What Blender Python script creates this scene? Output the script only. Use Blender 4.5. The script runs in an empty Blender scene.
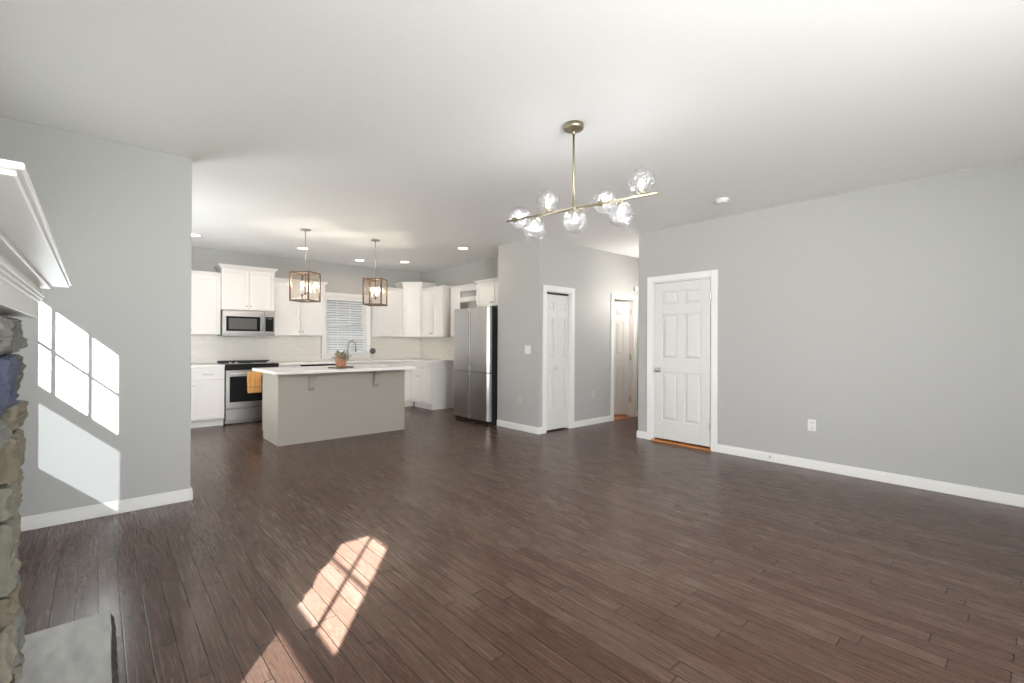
import bpy, math, random
from mathutils import Vector, Matrix, noise
PI = math.pi
R = math.radians
sc = bpy.context.scene
COL = sc.collection

# ---------------------------------------------------------------- camera
F_PX, YAW, PITCH, ROLL, CAM_H = 462.6, R(41.76), R(0.05), R(0.24), 1.278
fw = Vector((math.sin(YAW) * math.cos(PITCH), math.cos(YAW) * math.cos(PITCH), math.sin(PITCH)))
rt = Vector((math.cos(YAW), -math.sin(YAW), 0))
up = rt.cross(fw)
rt, up = rt * math.cos(ROLL) + up * math.sin(ROLL), up * math.cos(ROLL) - rt * math.sin(ROLL)
cam_d = bpy.data.cameras.new('camera')
cam_d.sensor_width = 36
cam_d.lens = F_PX / 1024 * 36
cam_d.clip_start = 0.02
cam = bpy.data.objects.new('camera', cam_d)
COL.objects.link(cam)
m = Matrix((rt, up, -fw)).transposed().to_4x4()
m.translation = (0, 0, CAM_H)
cam.matrix_world = m
sc.camera = cam

# ---------------------------------------------------------------- world, sun, added fill lamps, exposure
world = bpy.data.worlds.new('sky')
sc.world = world
world.use_nodes = True
bg = world.node_tree.nodes['Background']
bg.inputs[0].default_value = (0.78, 0.86, 1.0, 1)
bg.inputs[1].default_value = 0.9

SUN_DIR = Vector((0.64, 0.80, -0.605))
sun_d = bpy.data.lights.new('sun', 'SUN')
sun_d.energy = 135
sun_d.angle = R(0.5)
sun_d.color = (0.92, 0.97, 1.0)
sun = bpy.data.objects.new('sun', sun_d)
COL.objects.link(sun)
sun.rotation_euler = SUN_DIR.to_track_quat('-Z', 'Y').to_euler()
sun.location = (-4, -5, 5)


def area(name, loc, target, sx, sy, power, color):
    d = bpy.data.lights.new(name, 'AREA')
    d.shape = 'RECTANGLE'
    d.size, d.size_y, d.energy, d.color = sx, sy, power, color
    o = bpy.data.objects.new(name, d)
    COL.objects.link(o)
    o.location = loc
    o.rotation_euler = (Vector(target) - Vector(loc)).to_track_quat('-Z', 'Z').to_euler()
    return o


# added fill lamp at a made-up opening in the unseen near wall
FILLC = (0.93, 0.97, 1.0)
area('patio_fill', (1.1, -2.53, 1.15), (1.5, 5, 1.6), 2.7, 2.1, 115, FILLC)
# added fill lamp, tilted up from the hidden left side of the kitchen
area('kitchen_fill', (-0.53, 6.5, 1.15), (3.0, 5.6, 2.74), 1.7, 1.9, 52, FILLC)
# added fill lamp behind the viewer, aimed up at the far ceiling
area('bounce_fill', (0.5, -1.9, 0.7), (1.6, 6.5, 2.74), 2.0, 1.3, 66, (0.98, 0.99, 1.0))
# added fill spot high behind the viewer, brightening the far walls
fl_d = bpy.data.lights.new('fill_spot', 'SPOT')
fl_d.energy, fl_d.color = 760, (1.0, 0.985, 0.965)
fl_d.spot_size, fl_d.spot_blend, fl_d.shadow_soft_size = R(84), 1.0, 0.26
fl_o = bpy.data.objects.new('fill_spot', fl_d)
COL.objects.link(fl_o)
fl_o.location = (0.35, -1.7, 2.42)
fl_o.rotation_euler = (Vector((5.4, 5.9, 1.3)) - fl_o.location).to_track_quat('-Z', 'Y').to_euler()

sc.view_settings.view_transform = 'Standard'
sc.view_settings.look = 'None'
sc.view_settings.gamma = 1
sc.view_settings.use_curve_mapping = False
sc.view_settings.exposure = 0.12
sc.cycles.use_denoising = True
sc.cycles.max_bounces = 10
sc.cycles.diffuse_bounces = 6
sc.cycles.transparent_max_bounces = 24
sc.cycles.sample_clamp_indirect = 6
sc.cycles.caustics_reflective = False
sc.cycles.caustics_refractive = False


# ---------------------------------------------------------------- materials
def mat(name, color, rough=0.5, metal=0.0, **kw):
    mt = bpy.data.materials.new(name)
    mt.use_nodes = True
    b = mt.node_tree.nodes['Principled BSDF']
    b.inputs['Base Color'].default_value = (*color, 1)
    b.inputs['Roughness'].default_value = rough
    b.inputs['Metallic'].default_value = metal
    for k, v in kw.items():
        b.inputs[k.replace('_', ' ')].default_value = v
    return mt


def N(mt, kind, **props):
    n = mt.node_tree.nodes.new(kind)
    for k, v in props.items():
        setattr(n, k, v)
    return n


def L(mt, a, b):
    mt.node_tree.links.new(a, b)


def bump(mt, height, strength=0.2, distance=0.01):
    n = N(mt, 'ShaderNodeBump')
    n.inputs['Strength'].default_value = strength
    n.inputs['Distance'].default_value = distance
    L(mt, height, n.inputs['Height'])
    L(mt, n.outputs[0], mt.node_tree.nodes['Principled BSDF'].inputs['Normal'])


def textured(mt, scale, amount, stretch=(1, 1, 1), bump_s=0.1, detail=4.0, dist=0.004):
    """a little colour mottling and relief from a noise texture"""
    b = mt.node_tree.nodes['Principled BSDF']
    col = list(b.inputs['Base Color'].default_value)
    tc = N(mt, 'ShaderNodeTexCoord')
    mp = N(mt, 'ShaderNodeMapping')
    mp.inputs['Scale'].default_value = stretch
    nz = N(mt, 'ShaderNodeTexNoise')
    nz.inputs['Scale'].default_value = scale
    nz.inputs['Detail'].default_value = detail
    L(mt, tc.outputs['Object'], mp.inputs[0])
    L(mt, mp.outputs[0], nz.inputs['Vector'])
    rp = N(mt, 'ShaderNodeValToRGB')
    rp.color_ramp.elements[0].position = 0.3
    rp.color_ramp.elements[1].position = 0.7
    rp.color_ramp.elements[0].color = (*[c * (1 - amount) for c in col[:3]], 1)
    rp.color_ramp.elements[1].color = (*[min(1, c * (1 + amount)) for c in col[:3]], 1)
    L(mt, nz.outputs['Fac'], rp.inputs[0])
    L(mt, rp.outputs[0], b.inputs['Base Color'])
    if bump_s:
        bump(mt, nz.outputs['Fac'], bump_s, dist)
    return mt


def emit(name, color, strength):
    mt = mat(name, color, 0.4)
    b = mt.node_tree.nodes['Principled BSDF']
    b.inputs['Emission Color'].default_value = (*color, 1)
    b.inputs['Emission Strength'].default_value = strength
    return mt


def clear_glass(name, tint, gloss, edge, relief=0.0, scale=30, milk=0.0):
    """thin clear glass: see-through, with a sheen that grows towards grazing angles"""
    mt = bpy.data.materials.new(name)
    mt.use_nodes = True
    nt = mt.node_tree
    nt.nodes.remove(nt.nodes['Principled BSDF'])
    out = nt.nodes['Material Output']
    tr = N(mt, 'ShaderNodeBsdfTransparent')
    tr.inputs[0].default_value = (*tint, 1)
    gl = N(mt, 'ShaderNodeBsdfGlossy')
    gl.inputs['Roughness'].default_value = 0.03
    lw = N(mt, 'ShaderNodeLayerWeight')
    lw.inputs['Blend'].default_value = edge
    mx = N(mt, 'ShaderNodeMixShader')
    ma = N(mt, 'ShaderNodeMath', operation='MULTIPLY_ADD')
    ma.inputs[1].default_value = 0.9
    ma.inputs[2].default_value = gloss
    L(mt, lw.outputs['Facing'], ma.inputs[0])
    L(mt, ma.outputs[0], mx.inputs[0])
    L(mt, tr.outputs[0], mx.inputs[1])
    L(mt, gl.outputs[0], mx.inputs[2])
    last = mx
    if milk:
        tl = N(mt, 'ShaderNodeBsdfTranslucent')
        tl.inputs[0].default_value = (0.95, 0.95, 0.96, 1)
        last = N(mt, 'ShaderNodeMixShader')
        last.inputs[0].default_value = milk
        L(mt, mx.outputs[0], last.inputs[1])
        L(mt, tl.outputs[0], last.inputs[2])
    L(mt, last.outputs[0], out.inputs[0])
    if relief:
        tc = N(mt, 'ShaderNodeTexCoord')
        vo = N(mt, 'ShaderNodeTexVoronoi')
        vo.inputs['Scale'].default_value = scale
        L(mt, tc.outputs['Object'], vo.inputs['Vector'])
        bp = N(mt, 'ShaderNodeBump')
        bp.inputs['Strength'].default_value = relief
        bp.inputs['Distance'].default_value = 0.01
        L(mt, vo.outputs['Distance'], bp.inputs['Height'])
        L(mt, bp.outputs[0], gl.inputs['Normal'])
        L(mt, bp.outputs[0], lw.inputs['Normal'])
    return mt


def floor_material():
    mt = mat('dark_oak_strip', (0.1, 0.07, 0.05), 0.3)
    nt = mt.node_tree
    b = nt.nodes['Principled BSDF']
    tc = N(mt, 'ShaderNodeTexCoord')
    sp = N(mt, 'ShaderNodeSeparateXYZ')
    L(mt, tc.outputs['Object'], sp.inputs[0])

    def M(op, a, c=None, d=None):
        n = N(mt, 'ShaderNodeMath', operation=op)
        for i, v in enumerate((a, c, d)):
            if v is None:
                continue
            if isinstance(v, (int, float)):
                n.inputs[i].default_value = v
            else:
                L(mt, v, n.inputs[i])
        return n.outputs[0]
    xs = M('MULTIPLY', sp.outputs[0], 1 / 0.083)
    row = M('FLOOR', xs)
    fx = M('FRACT', xs)
    wn = N(mt, 'ShaderNodeTexWhiteNoise', noise_dimensions='1D')
    L(mt, row, wn.inputs['W'])
    ys = M('MULTIPLY_ADD', wn.outputs['Value'], 7.3, M('MULTIPLY', sp.outputs[1], 1 / 0.95))
    cell = M('FLOOR', ys)
    fy = M('FRACT', ys)
    cb = N(mt, 'ShaderNodeCombineXYZ')
    L(mt, row, cb.inputs[0])
    L(mt, cell, cb.inputs[1])
    wid = N(mt, 'ShaderNodeTexWhiteNoise', noise_dimensions='3D')
    L(mt, cb.outputs[0], wid.inputs['Vector'])
    # grain: stretched noise, shifted per plank
    gv = N(mt, 'ShaderNodeCombineXYZ')
    L(mt, M('MULTIPLY_ADD', wid.outputs['Value'], 37.0, M('MULTIPLY', sp.outputs[0], 14.0)), gv.inputs[0])
    L(mt, M('MULTIPLY_ADD', wid.outputs['Value'], 11.0, M('MULTIPLY', sp.outputs[1], 1.15)), gv.inputs[1])
    gn = N(mt, 'ShaderNodeTexNoise')
    gn.inputs['Scale'].default_value = 1.6
    gn.inputs['Detail'].default_value = 3
    gn.inputs['Distortion'].default_value = 0.6
    L(mt, gv.outputs[0], gn.inputs['Vector'])
    rings = M('FRACT', M('MULTIPLY', gn.outputs['Fac'], 16.0))   # cathedral figure
    rings = M('ABSOLUTE', M('SUBTRACT', M('MULTIPLY', rings, 2.0), 1.0))
    fn = N(mt, 'ShaderNodeTexNoise')
    fn.inputs['Scale'].default_value = 1.0
    fn.inputs['Detail'].default_value = 5
    fv = N(mt, 'ShaderNodeCombineXYZ')
    L(mt, M('MULTIPLY', sp.outputs[0], 130.0), fv.inputs[0])
    L(mt, M('MULTIPLY_ADD', wid.outputs['Value'], 50.0, M('MULTIPLY', sp.outputs[1], 3.5)), fv.inputs[1])
    L(mt, fv.outputs[0], fn.inputs['Vector'])
    base = N(mt, 'ShaderNodeValToRGB')
    cr = base.color_ramp
    cr.elements[0].color = FLOOR_A
    cr.elements[1].color = FLOOR_C
    e = cr.elements.new(0.5)
    e.color = FLOOR_B
    L(mt, wid.outputs['Value'], base.inputs[0])
    mul = N(mt, 'ShaderNodeMix', data_type='RGBA', blend_type='MULTIPLY')
    mul.inputs[0].default_value = 1.0
    L(mt, base.outputs[0], mul.inputs[6])
    grain = M('ADD', M('MULTIPLY', rings, 0.50), M('MULTIPLY', fn.outputs['Fac'], 0.60))
    grain = M('ADD', grain, 0.42)
    gc = N(mt, 'ShaderNodeCombineColor')
    for i in range(3):
        L(mt, grain, gc.inputs[i])
    L(mt, gc.outputs[0], mul.inputs[7])
    # joints
    ex = M('MINIMUM', fx, M('SUBTRACT', 1.0, fx))
    ey = M('MULTIPLY', M('MINIMUM', fy, M('SUBTRACT', 1.0, fy)), 0.95 / 0.083)
    ed = M('MINIMUM', ex, ey)
    jm = N(mt, 'ShaderNodeMapRange', interpolation_type='SMOOTHSTEP')
    jm.inputs['From Min'].default_value = 0.010
    jm.inputs['From Max'].default_value = 0.045
    L(mt, ed, jm.inputs['Value'])
    jmix = N(mt, 'ShaderNodeMix', data_type='RGBA')
    L(mt, jm.outputs[0], jmix.inputs[0])
    jmix.inputs[6].default_value = (0.02, 0.013, 0.01, 1)
    L(mt, mul.outputs[2], jmix.inputs[7])
    L(mt, jmix.outputs[2], b.inputs['Base Color'])
    L(mt, M('MULTIPLY_ADD', fn.outputs['Fac'], 0.2, FLOOR_ROUGH), b.inputs['Roughness'])
    b.inputs['Specular IOR Level'].default_value = FLOOR_SPEC
    h = M('ADD', M('MULTIPLY', jm.outputs[0], 1.0), M('MULTIPLY', grain, 0.02))
    bump(mt, h, 0.15, 0.002)
    return mt


FLOOR_A = (0.075, 0.040, 0.028, 1)
FLOOR_B = (0.092, 0.052, 0.037, 1)
FLOOR_C = (0.108, 0.068, 0.051, 1)
FLOOR_ROUGH = 0.16
FLOOR_SPEC = 0.24

WALL = textured(mat('grey_wall_paint', (0.42, 0.418, 0.408), 0.55), 60, 0.012, bump_s=0.03)
CEIL = textured(mat('ceiling_paint', (0.90, 0.895, 0.89), 0.7), 60, 0.01, bump_s=0.03)
TRIM = textured(mat('white_trim_paint', (0.77, 0.765, 0.75), 0.32), 20, 0.006, bump_s=0.02)
DOORP = textured(mat('white_door_paint', (0.66, 0.655, 0.64), 0.38), 20, 0.006, bump_s=0.02)
CAB = textured(mat('white_cabinet_paint', (0.76, 0.74, 0.715), 0.35), 20, 0.006, bump_s=0.02)
ISLE = textured(mat('greige_island_paint', (0.37, 0.34, 0.295), 0.45), 20, 0.01, bump_s=0.02)
QUARTZ = textured(mat('white_quartz', (0.86, 0.85, 0.83), 0.16), 9, 0.03, bump_s=0)
STEEL = textured(mat('brushed_steel', (0.58, 0.565, 0.55), 0.30, 1.0), 3, 0.05, (1, 1, 90), 0.02)
RSTEEL = textured(mat('range_steel', (0.36, 0.345, 0.335), 0.34, 1.0), 3, 0.05, (90, 1, 1), 0.02)
DSTEEL = textured(mat('dark_steel', (0.30, 0.29, 0.285), 0.34, 1.0), 3, 0.05, (1, 1, 90), 0.02)
HANDLE_S = textured(mat('shadow_grey_steel', (0.16, 0.155, 0.15), 0.4, 0.8), 3, 0.05, (1, 1, 90), 0.02)
BLACKG = textured(mat('black_glass', (0.012, 0.012, 0.013), 0.12, Specular_IOR_Level=0.25), 5, 0.1, bump_s=0)
MWGLASS = textured(mat('microwave_screen', (0.10, 0.095, 0.09), 0.22), 400, 0.2, bump_s=0)
BLACKP = textured(mat('black_plastic', (0.015, 0.015, 0.016), 0.45), 50, 0.1, bump_s=0.05)
BRASS = textured(mat('champagne_brass', (0.40, 0.355, 0.25), 0.36, 1.0), 8, 0.05, bump_s=0.02)
NICKEL = textured(mat('brushed_nickel', (0.55, 0.53, 0.50), 0.28, 1.0), 8, 0.05, bump_s=0.02)
BRONZE = textured(mat('bronze_brown_metal', (0.11, 0.068, 0.045), 0.5, 0.3), 40, 0.2, bump_s=0.05)
GREYPL = textured(mat('pale_grey_plastic', (0.50, 0.49, 0.47), 0.4), 20, 0.01, bump_s=0)
PLASTIC = textured(mat('white_plastic', (0.72, 0.715, 0.70), 0.35), 20, 0.01, bump_s=0)
OAKL = textured(mat('light_oak', (0.50, 0.20, 0.065), 0.32), 6, 0.25, (30, 2, 30), 0.1)
TOWEL = textured(mat('orange_towel_cloth', (0.80, 0.42, 0.14), 0.9), 300, 0.2, bump_s=0.5)
COPPER = textured(mat('copper_pot_glaze', (0.40, 0.18, 0.11), 0.45, 0.0), 25, 0.25, bump_s=0.1)
LEAF = textured(mat('grey_green_leaf', (0.25, 0.27, 0.20), 0.6), 30, 0.3, bump_s=0.1)
PEACH = textured(mat('peach_petal', (0.78, 0.42, 0.22), 0.6), 60, 0.2, bump_s=0.1)
TRAYW = textured(mat('dark_tray_wood', (0.13, 0.10, 0.075), 0.5), 12, 0.3, (1, 12, 1), 0.1)
SLATE = textured(mat('grey_slate', (0.33, 0.32, 0.30), 0.5), 7, 0.22, (3, 1, 1), 0.35, 8, 0.01)
SLATE_E = textured(mat('rough_dark_slate', (0.045, 0.045, 0.043), 0.8), 40, 0.5, bump_s=0.8, dist=0.01)
FIREBRICK = textured(mat('sooty_firebrick', (0.05, 0.045, 0.04), 0.9), 20, 0.3, bump_s=0.3)
BLIND = textured(mat('white_blind_slat', (0.86, 0.86, 0.86), 0.4), 20, 0.01, bump_s=0)
GLASS = clear_glass('window_glass', (0.97, 0.98, 0.98), 0.03, 0.15)
LANTERN_GLASS = clear_glass('lantern_glass', (0.99, 0.975, 0.95), 0.02, 0.06)
GLOBE = clear_glass('dimpled_globe_glass', (0.98, 0.98, 0.99), 0.06, 0.25, 0.7, 42, 0.03)
BULB_W = emit('lit_bulb_white', (1.0, 0.97, 0.92), 5)
BULB_Y = emit('lit_candle_bulb', (1.0, 0.78, 0.50), 10)
LED = emit('lit_downlight_lens', (1.0, 0.95, 0.86), 9)
DARKGREY = textured(mat('dark_grey_ceramic', (0.10, 0.10, 0.097), 0.25), 12, 0.3, bump_s=0)
SIDING = textured(mat('lavender_grey_siding', (0.42, 0.42, 0.50), 0.7), 4, 0.08, (1, 1, 30), 0.2)
LAWN = textured(mat('dry_lawn', (0.20, 0.195, 0.15), 0.9), 30, 0.4, bump_s=0.3)

# fabric-like insect screen on the lower sashes
def screen_material(name, cover):
    mt = bpy.data.materials.new(name)
    mt.use_nodes = True
    nt = mt.node_tree
    nt.nodes.remove(nt.nodes['Principled BSDF'])
    t_, d_, m_ = N(mt, 'ShaderNodeBsdfTransparent'), N(mt, 'ShaderNodeBsdfDiffuse'), N(mt, 'ShaderNodeMixShader')
    d_.inputs[0].default_value = (0.05, 0.05, 0.05, 1)
    m_.inputs[0].default_value = cover
    L(mt, t_.outputs[0], m_.inputs[1])
    L(mt, d_.outputs[0], m_.inputs[2])
    L(mt, m_.outputs[0], nt.nodes['Material Output'].inputs[0])
    return mt


SCREEN = screen_material('insect_screen', 0.45)
DIMMING_SCREEN = screen_material('patch_dimming_screen', 0.77)  # denser mesh made up to dim the lower sun patch on the wall

# marble-look backsplash tile
TILE = mat('marble_backsplash_tile', (0.7, 0.67, 0.62), 0.22)
_b = TILE.node_tree.nodes['Principled BSDF']
_tc = N(TILE, 'ShaderNodeTexCoord')
_nz = N(TILE, 'ShaderNodeTexNoise')
_nz.inputs['Scale'].default_value = 3.0
_nz.inputs['Detail'].default_value = 6
_nz.inputs['Distortion'].default_value = 1.6
_mp = N(TILE, 'ShaderNodeMapping')
_mp.inputs['Scale'].default_value = (0.8, 0.8, 3.0)
L(TILE, _tc.outputs['Object'], _mp.inputs[0])
L(TILE, _mp.outputs[0], _nz.inputs['Vector'])
_rp = N(TILE, 'ShaderNodeValToRGB')
_rp.color_ramp.elements[0].position = 0.40
_rp.color_ramp.elements[0].color = (0.78, 0.745, 0.69, 1)
_rp.color_ramp.elements[1].position = 0.60
_rp.color_ramp.elements[1].color = (0.76, 0.725, 0.67, 1)
_e = _rp.color_ramp.elements.new(0.5)
_e.color = (0.715, 0.68, 0.63, 1)
_e = _rp.color_ramp.elements.new(0.46)
_e.color = (0.78, 0.745, 0.69, 1)
_e = _rp.color_ramp.elements.new(0.54)
_e.color = (0.76, 0.73, 0.67, 1)
L(TILE, _nz.outputs['Fac'], _rp.inputs[0])
L(TILE, _rp.outputs[0], _b.inputs['Base Color'])

# fieldstone veneer: each stone carries its own stone colour
STONE = mat('fieldstone', (0.3, 0.27, 0.22), 0.85)
_b = STONE.node_tree.nodes['Principled BSDF']
_at = N(STONE, 'ShaderNodeAttribute', attribute_name='stone_colour')
_tc = N(STONE, 'ShaderNodeTexCoord')
_nz = N(STONE, 'ShaderNodeTexNoise')
_nz.inputs['Scale'].default_value = 14
_nz.inputs['Detail'].default_value = 8
L(STONE, _tc.outputs['Object'], _nz.inputs['Vector'])
_mr = N(STONE, 'ShaderNodeMapRange')
_mr.inputs['To Min'].default_value = 0.55
_mr.inputs['To Max'].default_value = 1.9
L(STONE, _nz.outputs['Fac'], _mr.inputs['Value'])
_mx = N(STONE, 'ShaderNodeMix', data_type='RGBA', blend_type='MULTIPLY')
_mx.inputs[0].default_value = 1
L(STONE, _at.outputs['Color'], _mx.inputs[6])
L(STONE, _mr.outputs[0], _mx.inputs[7])
L(STONE, _mx.outputs[2], _b.inputs['Base Color'])
bump(STONE, _nz.outputs['Fac'], 0.8, 0.02)

FLOORM = floor_material()


# ---------------------------------------------------------------- mesh helpers
class MB:
    """collects shapes, then links them as ONE mesh object"""

    def __init__(self):
        self.v, self.f, self.c = [], [], None

    def add(self, vs, fs):
        o = len(self.v)
        self.v += [tuple(p) for p in vs]
        self.f += [tuple(i + o for i in f) for f in fs]
        return self

    def box(self, x0, x1, y0, y1, z0, z1):
        x0, x1 = min(x0, x1), max(x0, x1)
        y0, y1 = min(y0, y1), max(y0, y1)
        z0, z1 = min(z0, z1), max(z0, z1)
        vs = [(x, y, z) for z in (z0, z1) for y in (y0, y1) for x in (x0, x1)]
        return self.add(vs, [(0, 2, 3, 1), (4, 5, 7, 6), (0, 1, 5, 4), (2, 6, 7, 3), (0, 4, 6, 2), (1, 3, 7, 5)])

    def prism(self, poly, z0, z1, axis='z'):
        """poly counter-clockwise; axis z: (x,y); axis x: (y,z) run along x; axis y: (x,z) run along y"""
        n = len(poly)

        def P(a, b, t):
            return (a, b, t) if axis == 'z' else (t, a, b) if axis == 'x' else (a, t, b)
        vs = [P(a, b, z0) for a, b in poly] + [P(a, b, z1) for a, b in poly]
        fs = [tuple(range(n))[::-1], tuple(range(n, 2 * n))]
        fs += [(i, (i + 1) % n, n + (i + 1) % n, n + i) for i in range(n)]
        if axis == 'y':
            fs = [f[::-1] for f in fs]
        return self.add(vs, fs)

    def lathe(self, prof, c=(0, 0, 0), seg=20, axis=(0, 0, 1)):
        """prof: list of (radius, height along axis); closed by caps where radius > 0 at the ends"""
        q = Vector((0, 0, 1)).rotation_difference(Vector(axis).normalized())
        c = Vector(c)
        vs, fs = [], []
        for r, h in prof:
            for k in range(seg):
                a = 2 * PI * k / seg
                vs.append(c + q @ Vector((r * math.cos(a), r * math.sin(a), h)))
        for j in range(len(prof) - 1):
            for k in range(seg):
                k2 = (k + 1) % seg
                fs.append((j * seg + k, j * seg + k2, (j + 1) * seg + k2, (j + 1) * seg + k))
        fs.append(tuple(range(seg))[::-1])
        fs.append(tuple(range((len(prof) - 1) * seg, len(prof) * seg)))
        return self.add(vs, fs)

    def cyl(self, p0, p1, r, seg=14, r1=None):
        p0, p1 = Vector(p0), Vector(p1)
        d = p1 - p0
        return self.lathe([(r, 0), (r if r1 is None else r1, d.length)], p0, seg, d)

    def tube(self, pts, r, seg=10):
        pts = [Vector(p) for p in pts]
        n = len(pts)
        vs, fs = [], []
        t0 = (pts[1] - pts[0]).normalized()
        ref = Vector((0, 0, 1)) if abs(t0.z) < 0.9 else Vector((1, 0, 0))
        u = t0.cross(ref).normalized()
        for i, p in enumerate(pts):
            t = (pts[min(i + 1, n - 1)] - pts[max(i - 1, 0)]).normalized()
            u = (u - t * u.dot(t)).normalized()
            w = t.cross(u)
            rr = r[i] if isinstance(r, (list, tuple)) else r
            for k in range(seg):
                a = 2 * PI * k / seg
                vs.append(p + (u * math.cos(a) + w * math.sin(a)) * rr)
        for j in range(n - 1):
            for k in range(seg):
                k2 = (k + 1) % seg
                fs.append((j * seg + k, j * seg + k2, (j + 1) * seg + k2, (j + 1) * seg + k))
        fs.append(tuple(range(seg))[::-1])
        fs.append(tuple(range((n - 1) * seg, n * seg)))
        return self.add(vs, fs)

    def sphere(self, c, r, seg=20, rings=12, sz=1.0):
        prof = [(max(1e-4, r * math.sin(PI * j / rings)), -r * sz * math.cos(PI * j / rings)) for j in range(rings + 1)]
        return self.lathe(prof, c, seg)

    def frustum(self, x0, x1, z0, z1, y_base, y_top, inset):
        """raised field on a panel in the xz plane, rising from y_base to y_top"""
        a = [(x0, y_base, z0), (x1, y_base, z0), (x1, y_base, z1), (x0, y_base, z1)]
        i = inset
        b = [(x0 + i, y_top, z0 + i), (x1 - i, y_top, z0 + i), (x1 - i, y_top, z1 - i), (x0 + i, y_top, z1 - i)]
        fs = [(4, 5, 6, 7)] + [(k, (k + 1) % 4, 4 + (k + 1) % 4, 4 + k) for k in range(4)] + [(3, 2, 1, 0)]
        if y_top > y_base:
            fs = [f[::-1] for f in fs]
        return self.add(a + b, fs)

    def build(self, name, material, parent=None, bevel=0.0, smooth=False, seg=2):
        me = bpy.data.meshes.new(name)
        me.from_pydata(self.v, [], self.f)
        if smooth:
            me.polygons.foreach_set('use_smooth', [len(p.vertices) <= 4 for p in me.polygons])
        me.materials.append(material)
        o = bpy.data.objects.new(name, me)
        COL.objects.link(o)
        if bevel:
            bv = o.modifiers.new('edges', 'BEVEL')
            bv.width, bv.segments, bv.limit_method, bv.angle_limit = bevel, seg, 'ANGLE', R(40)
        if parent is not None:
            o.parent = parent
        return o


def tag(o, label=None, cat=None, group=None, kind=None):
    if label:
        o['label'] = label
    if cat:
        o['category'] = cat
    if group:
        o['group'] = group
    if kind:
        o['kind'] = kind
    return o


def thing(name, label, cat, loc=(0, 0, 0), rz=0.0, group=None, kind=None):
    o = bpy.data.objects.new(name, None)
    COL.objects.link(o)
    o.empty_display_size = 0.1
    o.location = loc
    o.rotation_euler = (0, 0, rz)
    return tag(o, label, cat, group, kind)


def struct(o, label=None):
    return tag(o, label, kind='structure')


def dup(root, loc, rz=None, label=None):
    """a copy of a thing with copies of its parts and sub-parts"""
    r = root.copy()
    COL.objects.link(r)
    r.location = loc
    if rz is not None:
        r.rotation_euler = (0, 0, rz)
    if label:
        r['label'] = label
    for ch in list(root.children):
        c = ch.copy()
        COL.objects.link(c)
        c.parent = r
        for g in list(ch.children):
            d = g.copy()
            COL.objects.link(d)
            d.parent = c
    return r


# ---------------------------------------------------------------- room shell
H = 2.74
XW = -0.60       # fireplace wall
XR = 5.408       # right wall
YL = 4.485       # left wall
XP, YP, YPE = 4.545, 4.535, 5.42   # pantry block: left face, right face, far end
YK, XK = 8.68, 5.13                # kitchen far and right walls
YN = -2.6                          # near wall
T = 0.12
OAK_Y = YP + 0.02

struct(MB().box(XW - T, 8.2, YN - T, OAK_Y, -0.06, 0).box(XW - T, XP + T + 1.0, OAK_Y, YK + T, -0.06, 0).build('floor', FLOORM),
       'dark brown oak strip floor running through the whole room')
struct(MB().box(5.665, 8.2, OAK_Y, 6.6, -0.06, 0.0).build('floor_hall', OAKL), 'orange light oak floor beyond the hall door')
struct(MB().box(XW - T, 8.2, YN - T, YK + T, H, H + 0.08).build('ceiling', CEIL), 'flat white ceiling')

struct(MB().box(XW, 0.552, YL, YL + T, 0, H).build('wall_left', WALL, bevel=0.004), 'short grey wall with the window-shaped sun patch')


def wall_with_holes(axis, a0, a1, t0, t1, holes, z1=H):
    """wall box along x (axis 'x') or y, with rectangular holes (a_lo, a_hi, z_lo, z_hi)"""
    mb = MB()

    def bx(p, q, za, zb):
        if q - p < 1e-4 or zb - za < 1e-4:
            return
        if axis == 'x':
            mb.box(p, q, t0, t1, za, zb)
        else:
            mb.box(t0, t1, p, q, za, zb)
    cur = a0
    for lo, hi, zl, zh in sorted(holes):
        bx(cur, lo, 0, z1)
        bx(lo, hi, 0, zl)
        bx(lo, hi, zh, z1)
        cur = hi
    bx(cur, a1, 0, z1)
    return mb


# openings
W_SILL, W_HEAD = 0.645, 1.983
WINDOWS_F = [(0.045, 0.835), (3.4175, 4.142)]
struct(wall_with_holes('y', YN - T, YK + T, XW - T, XW, [(a, b, W_SILL, W_HEAD) for a, b in WINDOWS_F] + [(5.6, 7.4, 0.03, 2.2)]).build('wall_fireplace', WALL),
       'grey wall behind the fireplace')
D1Y0, D1Y1, DH = 2.505, 3.295, 2.065      # closet door in the right wall
struct(wall_with_holes('y', YN - T, 3.505, XR, XR + T, [(D1Y0, D1Y1, 0, DH)]).build('wall_right', WALL),
       'long grey wall with the white closet door')
struct(wall_with_holes('x', XW - T, 8.2, YN - T, YN, [(-0.3, 2.5, 0.03, 2.2)]).build('wall_near', WALL), 'grey wall behind the viewer')
DH2, DH3 = 2.008, 2.008
BX0, BX1 = 4.685, 5.215                   # pantry bifold opening
HX0, HX1 = 6.262, 6.86                     # hall door opening
struct(wall_with_holes('x', XP, 8.2, YP, YP + T, [(BX0, BX1, 0, DH2), (HX0, HX1, 0, DH3)]).build('wall_hall', WALL),
       'grey wall holding the narrow pantry door and the hall doorway')
struct(MB().box(XP, XP + T, YP + T, YPE, 0, H).build('wall_pantry', WALL), 'narrow grey wall beside the refrigerator with the light switch')
struct(MB().box(XP + T, 5.665, YPE - T, YPE, 0, H).build('wall_alcove', WALL), 'grey wall closing the refrigerator alcove')
struct(MB().box(XK, XK + T, YPE, YK, 0, H).build('wall_kitchen_right', WALL), 'grey kitchen wall behind the refrigerator')
KW = (3.125, 3.925, 1.05, 2.115)          # kitchen window opening
struct(wall_with_holes('x', XW - T, XK + T, YK, YK + T, [KW]).build('wall_far', WALL), 'grey far kitchen wall above the cabinets')
struct(MB().box(8.08, 8.2, 3.3, 6.6, 0, H).build('wall_hall_end', WALL), 'end wall of the hall')
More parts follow.
